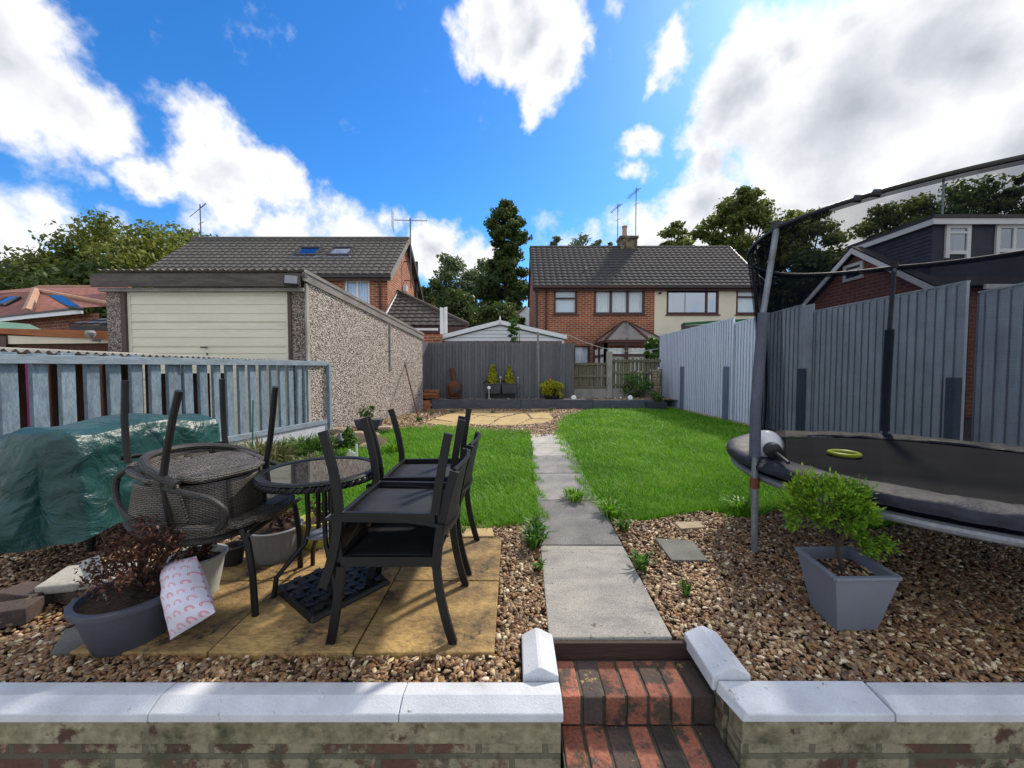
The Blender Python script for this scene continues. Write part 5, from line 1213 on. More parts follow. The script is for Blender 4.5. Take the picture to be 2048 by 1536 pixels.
def wicker_chair(label):
    r = thing('wicker_chair', label, 'chair', (0,0,0), 'stacked wicker chairs', local=True)
    R_ = .26; sz = .43
    def seatpt(u, v):
        a = 2*math.pi*u; k = v; sx = .27*math.copysign(abs(math.cos(a))**.75, math.cos(a)); sy = .26*math.copysign(abs(math.sin(a))**.75, math.sin(a))
        return Vector((sx*k, sy*k, sz+.008*math.sin(sx*k*90)+.01*k))
    m = MB(); m.grid(seatpt, 40, 14); m.obj('seat', 'wicker', r, solid=.012)
    m = MB(); m.tube([seatpt(i/40, 1) for i in range(40)], .017, 8, closed=True); m.obj('seat_rim', 'wicker', r)
    # curved back
    def bk(u, v):
        a = math.pi*(.5+1.0*u); rr = .27+.03*v
        return Vector((rr*math.cos(a)*1.0-.02*v, rr*math.sin(a), sz+.04+v*(.275-.09*abs(2*u-1)**2.5)))
    m = MB(); m.grid(bk, 36, 10); m.obj('backrest', 'wicker', r, solid=.012)
    for u in (.25, .5, .75):
        m = MB(); m.tube([bk(u, v/5) for v in range(6)], .014, 6); m.obj('back_rib', 'wicker_dark', r)
    for s in (-1, 1):
        m = MB(); m.tube([(.25,s*.22,0),(.245,s*.225,.2),(.225,s*.225,.36),(.20,s*.225,.42)], .0155, 9); m.obj('leg', 'metal_black', r)
        m = MB()
        P = [(.10,s*.25,.425),(.155,s*.275,.465),(.165,s*.285,.53),(.11,s*.295,.585),(.02,s*.30,.615),(-.08,s*.285,.64),(-.19,s*.225,.68)]
        Q = []
        for i in range(len(P)-1):
            p0 = Vector(P[max(0,i-1)]); p1 = Vector(P[i]); p2 = Vector(P[i+1]); p3 = Vector(P[min(len(P)-1,i+2)])
            for k in range(4):
                t = k/4; Q.append(.5*((2*p1)+(p2-p0)*t+(2*p0-5*p1+4*p2-p3)*t*t+(3*p1-p0-3*p2+p3)*t**3))
        Q.append(Vector(P[-1])); m.tube(Q, .0145, 9); m.obj('armrest', 'wicker_dark', r)
        m = MB(); m.tube([(-.30,s*.215,0),(-.27,s*.225,.12),(-.23,s*.235,.30),(-.20,s*.235,.43),(-.215,s*.22,.58),(-.21,s*.20,.70)], .0155, 9); m.obj('leg', 'metal_black', r)
    m = MB(); m.tube([bk(i/24, 1.0) for i in range(25)], .019, 9); m.obj('top_rail', 'wicker_dark', r)
    m = MB(); m.tube([(.24,-.245,.40),(.24,.245,.40)], .012, 7); m.obj('cross_bar', 'metal_black', r)
    return r
W1 = wicker_chair('upright dark wicker chair under the upturned one, seat slats showing by the table')
W2 = copy_tree(W1); W2['label'] = 'upturned wicker chair with black legs in the air before the green cover'
W1.location = (-1.60, 2.12, .014); W1.rotation_euler = (0,0,R(4)); W1.scale = (1.08,)*3
W2.location = (-1.72, 2.10, 1.195); W2.rotation_euler = (R(180),R(-4),R(153)); W2.scale = (1.03,)*3
# ------------------------------------------------------------ bistro table
def blackglass():
    m, nt, b, out = newmat('black_glass'); b.inputs['Base Color'].default_value = (.012,.012,.014,1); b.inputs['Roughness'].default_value = .04
    b.inputs['Specular IOR Level'].default_value = .9; b.inputs['Coat Weight'].default_value = .6; b.inputs['Coat Roughness'].default_value = .03
blackglass()
tcx, tcy, tz = -1.125, 2.215, .685
t = thing('bistro_table', 'round bistro table with black glass top and woven rim', 'table', (tcx, tcy, .013))
m = MB(); m.lathe((tcx,tcy,0), [(.001,tz-.006),(.285,tz-.006),(.287,tz),(.001,tz)], 64, cap=False); m.obj('glass_top', 'black_glass', t)
m = MB(); m.lathe((tcx,tcy,0), [(.288,tz-.012),(.288,tz+.004),(.30,tz+.008),(.325,tz+.006),(.332,tz-.004),(.30,tz-.012),(.288,tz-.012)], 72, cap=False); m.obj('rim', 'metal_black', t)
m = MB()
for k in range(3):
    P = []
    for i in range(432):
        a = 2*math.pi*i/432; ph = a*36+k*2*math.pi/3; P.append((tcx+(.322+.008*math.cos(ph))*math.cos(a), tcy+(.322+.008*math.cos(ph))*math.sin(a), tz-.026+.011*math.sin(ph)))
    m.tube(P, .0085, 5, closed=True)
m.obj('woven_edge', 'metal_black', t)
for k in range(4):
    a = R(40+90*k); c, s = math.cos(a), math.sin(a)
    m = MB(); m.tube([(tcx+.13*c,tcy+.13*s,tz-.03),(tcx+.075*c,tcy+.075*s,tz-.09),(tcx+.07*c,tcy+.07*s,.36),(tcx+.09*c,tcy+.09*s,.27),(tcx+.17*c,tcy+.17*s,.19),(tcx+.235*c,tcy+.235*s,.12),(tcx+.25*c,tcy+.25*s,.013)], .0135, 8)
    m.obj('leg', 'metal_black', t)
m = MB(); m.lathe((tcx,tcy,0), [(.001,.30),(.085,.30),(.09,.306),(.085,.312),(.001,.312)], 28, cap=False); m.obj('tray', 'galvanised', t)
m = MB(); m.lathe((tcx,tcy,0), [(.001,tz-.03),(.15,tz-.03),(.15,tz-.013),(.001,tz-.013)], 28, cap=False); m.obj('support_plate', 'metal_black', t)
# parasol base with woven pattern
t = thing('parasol_base', 'square cast parasol base with woven strap pattern under the bistro table', 'parasol base', (-1.03, 2.15, .013))
q = Matrix.Rotation(R(52), 4, 'Z'); c = Vector((-1.03, 2.15, 0))
m = MB(); P = [c+q @ Vector((x,y,.014)) for x, y in ((-.23,-.23),(.23,-.23),(.23,.23),(-.23,.23))]; P2 = [c+q @ Vector((x,y,.045)) for x, y in ((-.215,-.215),(.215,-.215),(.215,.215),(-.215,.215))]
m.hexa(P, P2); m.obj('plate', 'metal_black', t, bevel=.008)
m = MB()
for i in range(-3, 4):
    for s in (0, 1):
        n = 14; row = []
        for k in range(n+1):
            a = -.205+.41*k/n; b_ = i*.058; zz = .050+.006*math.sin(a/.058*math.pi+(i+s)*math.pi)
            row.append(c+q @ (Vector((a, b_, zz)) if s == 0 else Vector((b_, a, zz))))
        for p0, p1 in zip(row, row[1:]): m.beam(p0, p1, .036, .004)
m.obj('strap_pattern', 'metal_black', t)
m = MB(); m.tube([c+Vector((0,0,.05)), c+Vector((0,0,tz-.03))], .021, 12); m.obj('tube', 'metal_black', t)
# ------------------------------------------------------------ green tarpaulin over something by the fence
def tarpm():
    m, nt, b, out = newmat('green_tarp'); v = coords(nt, 'Object')
    n = nd(nt, 'TexNoise', Vector=v, Scale=2.0, Detail=6.0, Roughness=.6).outputs[0]
    col = ramp(nt, n, [(.3, (.004,.026,.026)), (.5, (.008,.052,.050)), (.7, (.017,.085,.085))])
    nt.links.new(col, b.inputs['Base Color']); b.inputs['Roughness'].default_value = .38
    w = nd(nt, 'TexNoise', Vector=v, Scale=6.0, Detail=5.0, Roughness=.55, Distortion=1.0).outputs[0]
    w2 = nd(nt, 'TexNoise', Vector=v, Scale=3.2, Detail=3.0, Distortion=2.2, a_noise_type='RIDGED_MULTIFRACTAL').outputs[0]
    hh = mth(nt, 'ADD', w, mth(nt, 'MULTIPLY', w2, .5))
    bp = nd(nt, 'Bump', Strength=.8, Distance=.04, Height=hh); nt.links.new(bp.outputs[0], b.inputs['Normal'])
tarpm()
from mathutils import noise as mn
P0, P1 = Vector((-3.02, 2.28, 0)), Vector((-2.88, 3.46, 0)); du = (P1-P0); Lb = du.length; du.normalize(); dn = Vector((du.y, -du.x, 0))
prof = [(.37,.23),(.345,.40),(.31,.58),(.31,.74),(.29,.825),(.20,.86),(.06,.875),(-.06,.87),(-.17,.84),(-.27,.80),(-.32,.66),(-.34,.45),(-.35,.23)]
def tarp(u, v):
    k = v*(len(prof)-1); i = min(int(k), len(prof)-2); f = k-i
    a = prof[i][0]*(1-f)+prof[i+1][0]*f; z = prof[i][1]*(1-f)+prof[i+1][1]*f
    e = min(u, 1-u)*Lb; en = 1.0
    if e < .10: en = max(0.0, e/.10); 
    sag = .025*math.sin(u*math.pi*3)
    zz = z+(.0 if z < .7 else -sag)+(.035*(1-u) if z > .7 else 0)
    p = P0+du*(u*Lb)+dn*(a*(.55+.45*math.sqrt(en)))+Vector((0,0,.02+(zz)*(.90+.10*math.sqrt(en))))
    side = max(0.0, min(1.0, (.80-z)/.45))
    n1 = mn.noise(p*2.0)*.03*(.5+side)+mn.noise(p*9)*.008+.055*side*abs(mn.noise(Vector((u*9+p.z*1.4, p.z*.9, 2.0 if a > 0 else 7.0))))+.02*abs(mn.noise(Vector((u*5, v*16, 1))))
    d = (dn*(1 if a > 0 else -1)*(.85 if z < .8 else .1)+Vector((0,0,.0 if z < .7 else .5)))
    p += d*n1
    if v < .12 or v > .9: p.z += -.02+.05*mn.noise(p*4+Vector((9,0,0)))
    return p
r = thing('covered_barbecue', 'bulky barbecue hidden under a crumpled dark green cover by the picket fence', 'covered barbecue', (-2.9, 2.7, 0))
m = MB(); m.grid(tarp, 90, 70)
def endcap(u_, nv=60, nu=20):
    E = [tarp(u_, j/nv) for j in range(nv+1)]
    def f(a, b):
        e = E[int(round(b*nv))]; bl = E[0].lerp(E[-1], b); bl.z = min(bl.z, .24); p = e.lerp(bl, a); s = -1 if u_ < .5 else 1
        k = math.sin(math.pi*b)**.5*math.sin(min(1, a*1.3)*math.pi/2)
        return p+du*s*k*((.13 if s < 0 else .04)+.07*mn.noise(p*4)+.03*mn.noise(p*11))
    m.grid(f, nu, nv)
endcap(0.0); endcap(1.0)
m.obj('cover', 'green_tarp', r, angle=60)
for a, b in ((.3,.02),(.8,.0)):
    p = P0+du*(a*Lb)+dn*b; MB().tube([(p.x,p.y,0),(p.x,p.y,.45)], .02, 8).obj('leg', 'metal_black', r)
p0, p1 = P0+du*.15, P0+du*(Lb-.15); MB().beam(p0+Vector((0,0,.36)), p1+Vector((0,0,.36)), .42, .10).obj('shelf', 'brown_wood', r)
for (x, y, s, lab) in ((-2.55,1.86,.09,'single brick lying in the gravel near the coping'), (-2.62,2.02,.1,'mossy brick half hidden under the green cover')):
    b = MB(); rb(b, (x,y,.045), (.24,.12,.085), Matrix.Rotation(R(20 if x > -2.6 else -8), 4, 'Z')); tag(b.obj('brick', 'step_brick_dark', bevel=.006), lab, 'brick')
b = MB(); rb(b, (-2.36,2.12,.10), (.42,.2,.05), Matrix.Rotation(R(12), 4, 'Z') @ Matrix.Rotation(R(6), 4, 'X')); tag(b.obj('stone_slab', 'concrete', bevel=.01), 'flat pale stone propped under the edge of the green cover', 'stone')
b = MB(); rb(b, (-2.40,2.10,.04), (.28,.16,.075), Matrix.Rotation(R(-6), 4, 'Z')); tag(b.obj('brick', 'step_brick_dark', bevel=.006), 'dark brick supporting the flat pale stone', 'brick')
# ------------------------------------------------------------ pots
def pot(root, c, rt, rb_, h, mat, lip=.02, seg=40, flutes=0):
    pr = [(.001,0),(rb_,0),(rb_+.004,.008)]
    for i in range(1, 9): f = i/8; pr.append((rb_+(rt-rb_)*f**.8, .008+(h-lip*1.5-.008)*f))
    pr += [(rt+lip*.8,h-lip*1.4),(rt+lip,h-lip*.9),(rt+lip,h-.003),(rt+lip*.7,h),(rt-.004,h),(rt-.012,h-.03),(rt-.02,h-.06)]
    m = MB(); m.lathe(c, pr, seg, cap=False)
    if flutes:
        cc = Vector(c)
        m.v = [tuple(cc+Vector(((Vector(v)-cc).x*(1+.025*math.cos(math.atan2(v[1]-c[1], v[0]-c[0])*flutes)), (Vector(v)-cc).y*(1+.025*math.cos(math.atan2(v[1]-c[1], v[0]-c[0])*flutes)), (Vector(v)-cc).z))) if .02 < v[2]-c[2] < h-lip*1.5 else v for v in m.v]
    m.obj('pot', mat, root)
    m = MB(); m.grid(lambda u, v: Vector(c)+Vector((math.cos(u*6.2832)*(rt-.012)*v, math.sin(u*6.2832)*(rt-.012)*v, h-.035+.012*mn.noise(Vector((u*9,v*9,c[0]))))), 30, 6); m.obj('soil', 'compost', root)
def stems(root, c, tips, r=.005, mat='bark'):
    m = MB()
    for t in tips: limb(m, c, t, r, r*.35, .12, 5, 5)
    m.obj('stem', mat, root)
def bush(root, c, rad, n, size, mat, seed, nclump=18, squash=1.0, flat=.8, name='foliage', stem=True, clumpk=.36, aspect=.55):
    g = random.Random(seed); C = []; Rr = []
    for i in range(nclump):
        v = Vector((g.gauss(0,1), g.gauss(0,1), g.gauss(0,1))).normalized()*g.uniform(.35,.85)
        C.append((c[0]+v.x*rad, c[1]+v.y*rad, c[2]+v.z*rad*squash)); k = rad*clumpk*g.uniform(.7,1.25); Rr.append((k,k,k*flat))
    V, Fq, rv = leaves(C, Rr, n, size, seed=seed, shell=.2, aspect=aspect)
    np_obj(name, V, Fq, mat, root, rv)
    if stem: stems(root, (c[0], c[1], c[2]-rad*squash*.95), C, .006)
# big dark pot with red barberry
pc = gp(248, 1288); pc = (pc.x-.01, pc.y+.05, .0)
r = thing('shrub_pot', 'large dark grey pot with spindly dark red barberry on the gravel', 'potted shrub', pc)
pot(r, pc, .185, .135, .225, 'pot_dark', .022)
bush(r, (pc[0]+.03, pc[1]+.03, .39), .26, 2600, .0095, 'leaf_red', 81, nclump=34, squash=.75, clumpk=.26)
m = MB(); p = at(185, 1135, 1.72); rb(m, p, (.075,.004,.09), Matrix.Rotation(R(25),4,'Z') @ Matrix.Rotation(R(-15),4,'Y')); m.beam(p+Vector((.01,0,-.04)), (p.x+.05, p.y+.01, .2), .008, .003)
m.obj('plant_label', 'pot_pale', r)
# pale pot behind
pc = gp(398, 1190); pc = (pc.x, pc.y, .0)
r = thing('plant_pot', 'pale grey pot with a wilting plant behind the rainbow print cushion', 'potted plant', pc)
pot(r, pc, .125, .085, .235, 'pot_pale', .014)
bush(r, (pc[0], pc[1], .27), .12, 500, .011, 'leaf_red', 82, nclump=14, squash=.6)
# fluted grey pot
pc = gp(537, 1128); pc = (pc.x, pc.y+.08, .0)
r = thing('plant_pot', 'fluted grey pot with bare soil under the wicker seat', 'potted plant', pc)
pot(r, pc, .155, .115, .225, 'pot_grey', .014, 60, 22)
bush(r, (pc[0]+.02, pc[1]+.03, .27), .12, 260, .013, 'leaf_red', 83, nclump=12, squash=.6)
# yellow green pot
pc = gp(628, 1098); pc = (pc.x, pc.y+.06, .0)
r = thing('plant_pot', 'yellow-green pot with dry twigs behind the bistro table', 'potted plant', pc)
pot(r, pc, .125, .09, .20, 'pot_yellow', .018)
bush(r, (pc[0]+.05, pc[1], .30), .14, 260, .011, 'leaf_red', 84, nclump=14, squash=.9)
pc = gp(735, 1092); pc = (pc.x+.05, pc.y+.15, 0)
r = thing('twiggy_plant', 'sparse dry plant behind the table leg at the lawn edge', 'plant', pc)
bush(r, (pc[0], pc[1], .16), .16, 420, .012, 'leaf_dry', 85, nclump=14, squash=.8)
# dark little pot
pc = gp(466, 1130); pc = (pc.x, pc.y, 0)
r = thing('watering_pot', 'small black pot tucked under the wicker chairs', 'pot', pc)
pot(r, pc, .07, .05, .13, 'black_plastic', .008)
# rainbow cushion leaning on the pots
def rainbowm():
    m, nt, b, out = newmat('rainbow_print'); at_ = nd(nt, 'Attribute', a_attribute_name='quv').outputs['Vector']
    s = nd(nt, 'SeparateXYZ', at_); col = None
    row = mth(nt, 'FLOOR', mth(nt, 'MULTIPLY', s.outputs[1], 8.0)); u = mth(nt, 'ADD', mth(nt, 'MULTIPLY', s.outputs[0], 4.2), mth(nt, 'MULTIPLY', row, .5))
    cu = mth(nt, 'SUBTRACT', mth(nt, 'FRACT', u), .5); cv = mth(nt, 'SUBTRACT', mth(nt, 'FRACT', mth(nt, 'MULTIPLY', s.outputs[1], 8.0)), .32)
    d = mth(nt, 'SQRT', mth(nt, 'ADD', mth(nt, 'MULTIPLY', cu, cu), mth(nt, 'MULTIPLY', mth(nt, 'MAXIMUM', cv, 0.0), mth(nt, 'MAXIMUM', cv, 0.0))))
    inr = mth(nt, 'MULTIPLY', mth(nt, 'LESS_THAN', d, .34), mth(nt, 'GREATER_THAN', d, .11)); inr = mth(nt, 'MULTIPLY', inr, mth(nt, 'GREATER_THAN', cv, -.16))
    cell = nd(nt, 'TexWhiteNoise', nd(nt, 'CombineXYZ', mth(nt, 'FLOOR', u), row, 0.0).outputs[0], a_noise_dimensions='3D').outputs['Value']
    ca = ramp(nt, d, [(.0,(.80,.55,.62)),(.18,(.62,.20,.28)),(.24,(.80,.50,.55)),(.29,(.45,.16,.30))], 'CONSTANT')
    cb_ = ramp(nt, d, [(.0,(.75,.62,.72)),(.18,(.40,.25,.45)),(.24,(.78,.60,.55)),(.29,(.66,.30,.36))], 'CONSTANT')
    ar = mix(nt, mth(nt, 'GREATER_THAN', cell, .5), ca, cb_)
    nt.links.new(mix(nt, mth(nt, 'MULTIPLY', inr, 1.0), (.66,.66,.78), ar), b.inputs['Base Color']); b.inputs['Roughness'].default_value = .85
    n = nd(nt, 'TexNoise', Vector=coords(nt, 'Object'), Scale=14.0, Detail=4.0).outputs[0]; bp = nd(nt, 'Bump', Strength=.5, Distance=.012, Height=n); nt.links.new(bp.outputs[0], b.inputs['Normal'])
rainbowm()
def cushion():
    k0 = at(340, 1280, 1.66); k1 = at(432, 1224, 1.72); k2 = at(393, 1112, 1.86); k3 = at(325, 1128, 1.84)
    k0.z = max(k0.z, .02); k1.z = max(.03, k1.z)
    nrm = (k1-k0).cross(k3-k0).normalized(); nrm = -nrm if nrm.y > 0 else nrm
    def P(u, v, s):
        b = k0.lerp(k1, u).lerp(k3.lerp(k2, u), v)
        pin = (1-.10*math.sin(math.pi*v)); b = b.lerp(k0.lerp(k1, .5).lerp(k3.lerp(k2, .5), v), 1-pin)
        t = (math.sin(math.pi*u)**.5)*(math.sin(math.pi*v)**.5)*1.3 if 0 < u < 1 and 0 < v < 1 else 0
        return b+nrm*s*(.085*t+.012*mn.noise(b*16)*t)
    m = MB(); n, k = 22, 30; m.grid(lambda u, v: P(u, v, 1), n, k); m.grid(lambda u, v: P(u, v, -1), n, k)
    o = m.obj('cushion', 'rainbow_print'); a = o.data.attributes.new('quv', 'FLOAT_VECTOR', 'POINT')
    q_ = []
    for _ in range(2):
        for j in range(k+1):
            for i in range(n+1): q_ += [i/n, j/k, 0]
    a.data.foreach_set('vector', q_); return o
tag(cushion(), 'pale cushion with pink rainbow print leaning on the pots', 'cushion')
# ------------------------------------------------------------ square planter with conifer
def sqplanter():
    top = [gp(1592,1095,.275), gp(1672,1157,.275), gp(1803,1155,.275)]
    c0, c1, c2 = top; c3 = c0+(c2-c1)*.97; ct = (c0+c1+c2+c3)/4
    bt = [gp(1632,1205,.0), gp(1674,1268,.0), gp(1752,1275,.0)]
    bc = (bt[0]+bt[2])/2+Vector((.0,.01,0)); b0, b1, b2, b3 = [Vector((bc.x+(p.x-ct.x)*.62, bc.y+(p.y-ct.y)*.62, 0)) for p in (c0,c1,c2,c3)]
    r = thing('square_planter', 'square tapered grey planter with bright green conifer on the gravel', 'potted conifer', ((b0+b1+b2+b3)/4))
    T = [c0, c1, c2, c3]; B = [b0, b1, b2, b3]
    m = MB(); m.add(B+T, [(0,1,5,4),(1,2,6,5),(2,3,7,6),(3,0,4,7),(0,3,2,1)])
    inn = [ct+(p-ct)*.88 for p in T]; low = [p+Vector((0,0,-.07)) for p in inn]
    m.add(T+inn, [(0,1,5,4),(1,2,6,5),(2,3,7,6),(3,0,4,7)]); m.add(inn+low, [(0,1,5,4),(1,2,6,5),(2,3,7,6),(3,0,4,7)])
    m.obj('planter', 'planter_grey', r, bevel=0)
    m = MB()
    for a, b in zip(T, T[1:]+T[:1]): m.beam(a+Vector((0,0,-.006)), b+Vector((0,0,-.006)), .014, .016)
    m.obj('rim', 'planter_grey', r, bevel=.003)
    m = MB(); m.add([p+Vector((0,0,.012)) for p in low], [(0,1,2,3)]); m.obj('soil', 'compost', r)
    V, Fq, rv = pebbles([(p.x,p.y) for p in [ct+(q_-ct)*.86 for q_ in T]], [], 2200, .011, 92, 1, .215); np_obj('pebble_dressing', V, Fq, 'gravel_stones', r, rv, True)
    tr = ct+Vector((0.0,0,-.06)); top_c = at(1652, 1010, ct.y+.03)
    g = random.Random(5); C = []; m = MB(); tips = []
    limb(m, tr, tr.lerp(top_c, .6), .012, .008, .05, 7, 5, g)
    for i in range(46):
        a = g.uniform(0, 6.283); e = g.uniform(-.55, 1.0)
        v = Vector((math.cos(a)*math.cos(e), math.sin(a)*math.cos(e), math.sin(e)*1.05))
        p = top_c+Vector((v.x*.165, v.y*.15, v.z*.155))*g.uniform(.6,1.08)
        C.append(p)
        limb(m, tr.lerp(top_c, g.uniform(.35,.75)), p, .0045, .0015, .15, 5, 4, g)
    for px, py in ((1755,1090),(1740,1098),(1725,1085),(1770,1087),(1715,1065),(1575,1010),(1590,1045)):
        p = at(px, py, ct.y+g.uniform(-.05,.05)); C.append(p); limb(m, tr.lerp(top_c, .4), p, .004, .0015, .12, 5, 4, g)
    m.obj('stem', 'bark', r)
    # feathery sprays: short pointed faces fanning outward from each branch tip
    gg = np.random.default_rng(8); Vs = []; Rv = []
    for ci, p in enumerate(C):
        out = (p-(top_c+Vector((0,0,-.06)))).normalized(); base = gg.random()
        for k in range(120):
            q_ = Vector(gg.normal(size=3))*.020; dirv = (out*.9+Vector(gg.normal(size=3))*.55+Vector((0,0,.35))).normalized(); L = .016+.016*gg.random()
            s = dirv.orthogonal().normalized(); s.rotate(Matrix.Rotation(gg.random()*6.28, 3, dirv)); w = .0042+.0025*gg.random(); a = p+q_
            Vs += [a-s*w*.4, a+dirv*L*.5-s*w, a+dirv*L, a+dirv*L*.5+s*w]; Rv += [min(1, .3*base+.7*gg.random())]*4
    np_obj('foliage', [tuple(v) for v in Vs], np.arange(len(Vs)).reshape(-1,4), 'leaf_lime', r, Rv)
sqplanter()
# ------------------------------------------------------------ trampoline
TC = Vector((2.98, 2.62, 0)); TR = 1.24; MZ = .62; RZ = 2.24
r = thing('trampoline', 'round trampoline with black safety net, foam covered poles and dark mat', 'trampoline', TC)
def ring(rad, z, n=72, zf_=None): return [TC+Vector((rad*math.cos(2*math.pi*i/n), rad*math.sin(2*math.pi*i/n), z+(zf_(2*math.pi*i/n) if zf_ else 0))) for i in range(n)]
m = MB(); m.lathe(TC, [(.001,MZ-.015),(TR-.20,MZ-.005),(TR-.20,MZ),(.001,MZ-.010)], 72, cap=False); m.obj('jump_mat', 'jump_mat', r)
m = MB()
def padf(u, v):
    a = 2*math.pi*u; k = [(TR-.215,.008),(TR-.20,.020),(TR-.1,.034),(TR-.0,.032),(TR+.045,.018),(TR+.058,-.01),(TR+.055,-.038)]
    f = v*(len(k)-1); i = min(int(f), len(k)-2); f -= i; rr = k[i][0]*(1-f)+k[i+1][0]*f; zz = k[i][1]*(1-f)+k[i+1][1]*f
    w = mn.noise(Vector((a*9, v*3, 0)))*.010+mn.noise(Vector((a*30, v*6, 3)))*.004
    return TC+Vector((rr*math.cos(a), rr*math.sin(a), MZ+zz+w))
m.grid(padf, 220, 14); m.obj('edge_pad', 'pad_vinyl', r)
MB().tube(ring(TR, MZ-.10), .026, 10, closed=True).obj('frame', 'galvanised', r)
m = MB(); m.lathe(TC, [(TR-.19,MZ-.012),(TR-.03,MZ-.10)], 72, cap=False); m.obj('spring_skirt', 'pad_vinyl', r)
PA = [180, 58, 300]
for a in PA:
    c, s = math.cos(R(a)), math.sin(R(a)); q_ = lambda rr, z: TC+Vector((c*rr, s*rr, z))
    m = MB(); m.tube([q_(TR+.04, .0), q_(TR+.05, MZ+.0)], .021, 12); m.obj('leg', 'galvanised', r)
    m = MB(); m.tube([q_(TR+.05, MZ-.02), q_(TR+.055, MZ+.35), q_(TR+.02, 1.65), q_(TR-.06, RZ+.0)], .019, 12); po = m.obj('pole', 'galvanised', r)
    m = MB(); m.tube([q_(TR+.052, MZ+.05), q_(TR+.056, MZ+.35), q_(TR+.03, 1.45), q_(TR+.015, 1.66)], .035, 16); m.obj('foam_sleeve', 'foam_sleeve', po)
    m = MB(); m.tube([q_(TR+.05, MZ-.17), q_(TR+.05, MZ-.10)], .030, 12); m.obj('clamp', 'rust', po)
    m = MB(); m.tube([q_(TR-.06, RZ-.01), q_(TR-.06, RZ+.035)], .030, 12); m.obj('pole_cap', 'black_plastic', po)
    a2 = a+62
    m = MB(); c2, s2 = math.cos(R(a2)), math.sin(R(a2)); m.tube([q_(TR+.03,.04)+Vector((0,0,-.02)), q_(TR+.03,.04), TC+Vector((c2*(TR-.0), s2*(TR-.0), MZ-.12))], .018, 8) if False else m.tube([TC+Vector((c2*TR, s2*TR, 0)), TC+Vector((c2*TR, s2*TR, MZ-.1))], .021, 10); m.obj('leg', 'galvanised', r)
def sag(a):
    d = min(abs(((math.degrees(a)-p+180) % 360)-180) for p in PA); return -.035*math.sin(min(1, d/60)*math.pi/2)
NR = TR-.07
m = MB(); m.tube(ring(NR, RZ, 90, sag), .013, 8, closed=True); m.obj('top_rail', 'black_plastic', r)
def netf(u, v):
    a = 2*math.pi*u; top = RZ-.01+sag(a); k = 1-v; bulge = -.05*math.sin(math.pi*v)*abs(math.sin((a-R(180))*1.5))
    rr = (NR)*(v)+(TR-.16)*(1-v)+bulge; return TC+Vector((rr*math.cos(a), rr*math.sin(a), MZ+.02+(top-MZ-.02)*v))
m = MB(); m.grid(netf, 120, 16); net = m.obj('safety_net', 'safety_net', r)
m = MB()
def netb(z0, z1, off=0):
    def f(u, v):
        p = netf(u, z0+(z1-z0)*v); q_ = Vector((p.x-TC.x, p.y-TC.y, 0)).normalized()*.006; return p+q_
    return f
m.grid(netb(.985, 1.0), 120, 1); m.obj('net_hem', 'net_band', net)
# zip seam and overlapped door panel near the corner pole
m = MB()
for a0, w in ((128, .05), (140, .30), (158,.30), (168,.28)):
    u0 = a0/360; m.grid(lambda u, v: netb(0,1)(u0+(u*w/(2*math.pi*TR)), v)+(TC-netf(u0, v)).normalized()*.02*0, 6, 14)
m.obj('door_flap', 'safety_net', net)
for a0 in (128, 134, 158):
    MB().tube([netf(a0/360, v/14)+Vector((0,0,0)) for v in range(15)], .007, 6).obj('zip', 'black_plastic', net)
# straps near the top rail
for px in (1706, 1755):
    d = ray(px, 380); best = min(range(90), key=lambda i: (lambda p: abs((p.x/p.y)-(d.x/d.y))+(5 if p.y > TC.y else 0))(ring(NR, RZ, 90)[i]))
    p = ring(NR, RZ, 90, sag)[best]; m = MB(); m.tube([p+Vector((-.014,0,.0)), p+Vector((.016,-.01,-.005))], .021, 8); m.obj('strap', 'black_plastic', r)
m = MB(); p = gp(1515, 935, MZ-.08); m.tube([p, p+Vector((.02,0,-.08)), p+Vector((.0,0,-.12)), p+Vector((.04,0,-.05))], .008, 6); m.obj('cord', 'black_plastic', r)
# yellow ring and globe lamp lying on it
c = gp(1688, 908, MZ+.01); m = MB(); n = 40; m.tube([(c.x+.088*math.cos(2*math.pi*i/n), c.y+.088*math.sin(2*math.pi*i/n), MZ+.014) for i in range(n)], .016, 8, closed=True)
tag(m.obj('throwing_ring', 'frisbee_yellow'), 'flat yellow throwing ring lying on the trampoline mat', 'ring toy')
c = at(1532, 890, 2.73); r = thing('globe_lamp', 'white globe garden light on a black spike lying on the trampoline edge', 'lamp', (c.x, c.y, c.z-.1))
m = MB(); m.lathe(c, [(.001,-.108)]+[(.108*math.sin(math.pi*i/18), -.108*math.cos(math.pi*i/18)) for i in range(1, 18)]+[(.001,.108)], 32, cap=False); m.obj('globe', 'globe_white', r)
ax = (gp(1592, 938, MZ+.05)-c).normalized(); b = c+ax*.10
m = MB(); m.lathe(b, [(.001,-.015),(.052,-.015),(.055,.02),(.052,.045),(.03,.055),(.001,.055)], 24, cap=False, axis=ax); m.obj('collar', 'black_plastic', r)
m = MB(); m.tube([b+ax*.04, b+ax*.26], [.013,.011], 10); m.obj('spike', 'black_plastic', r)
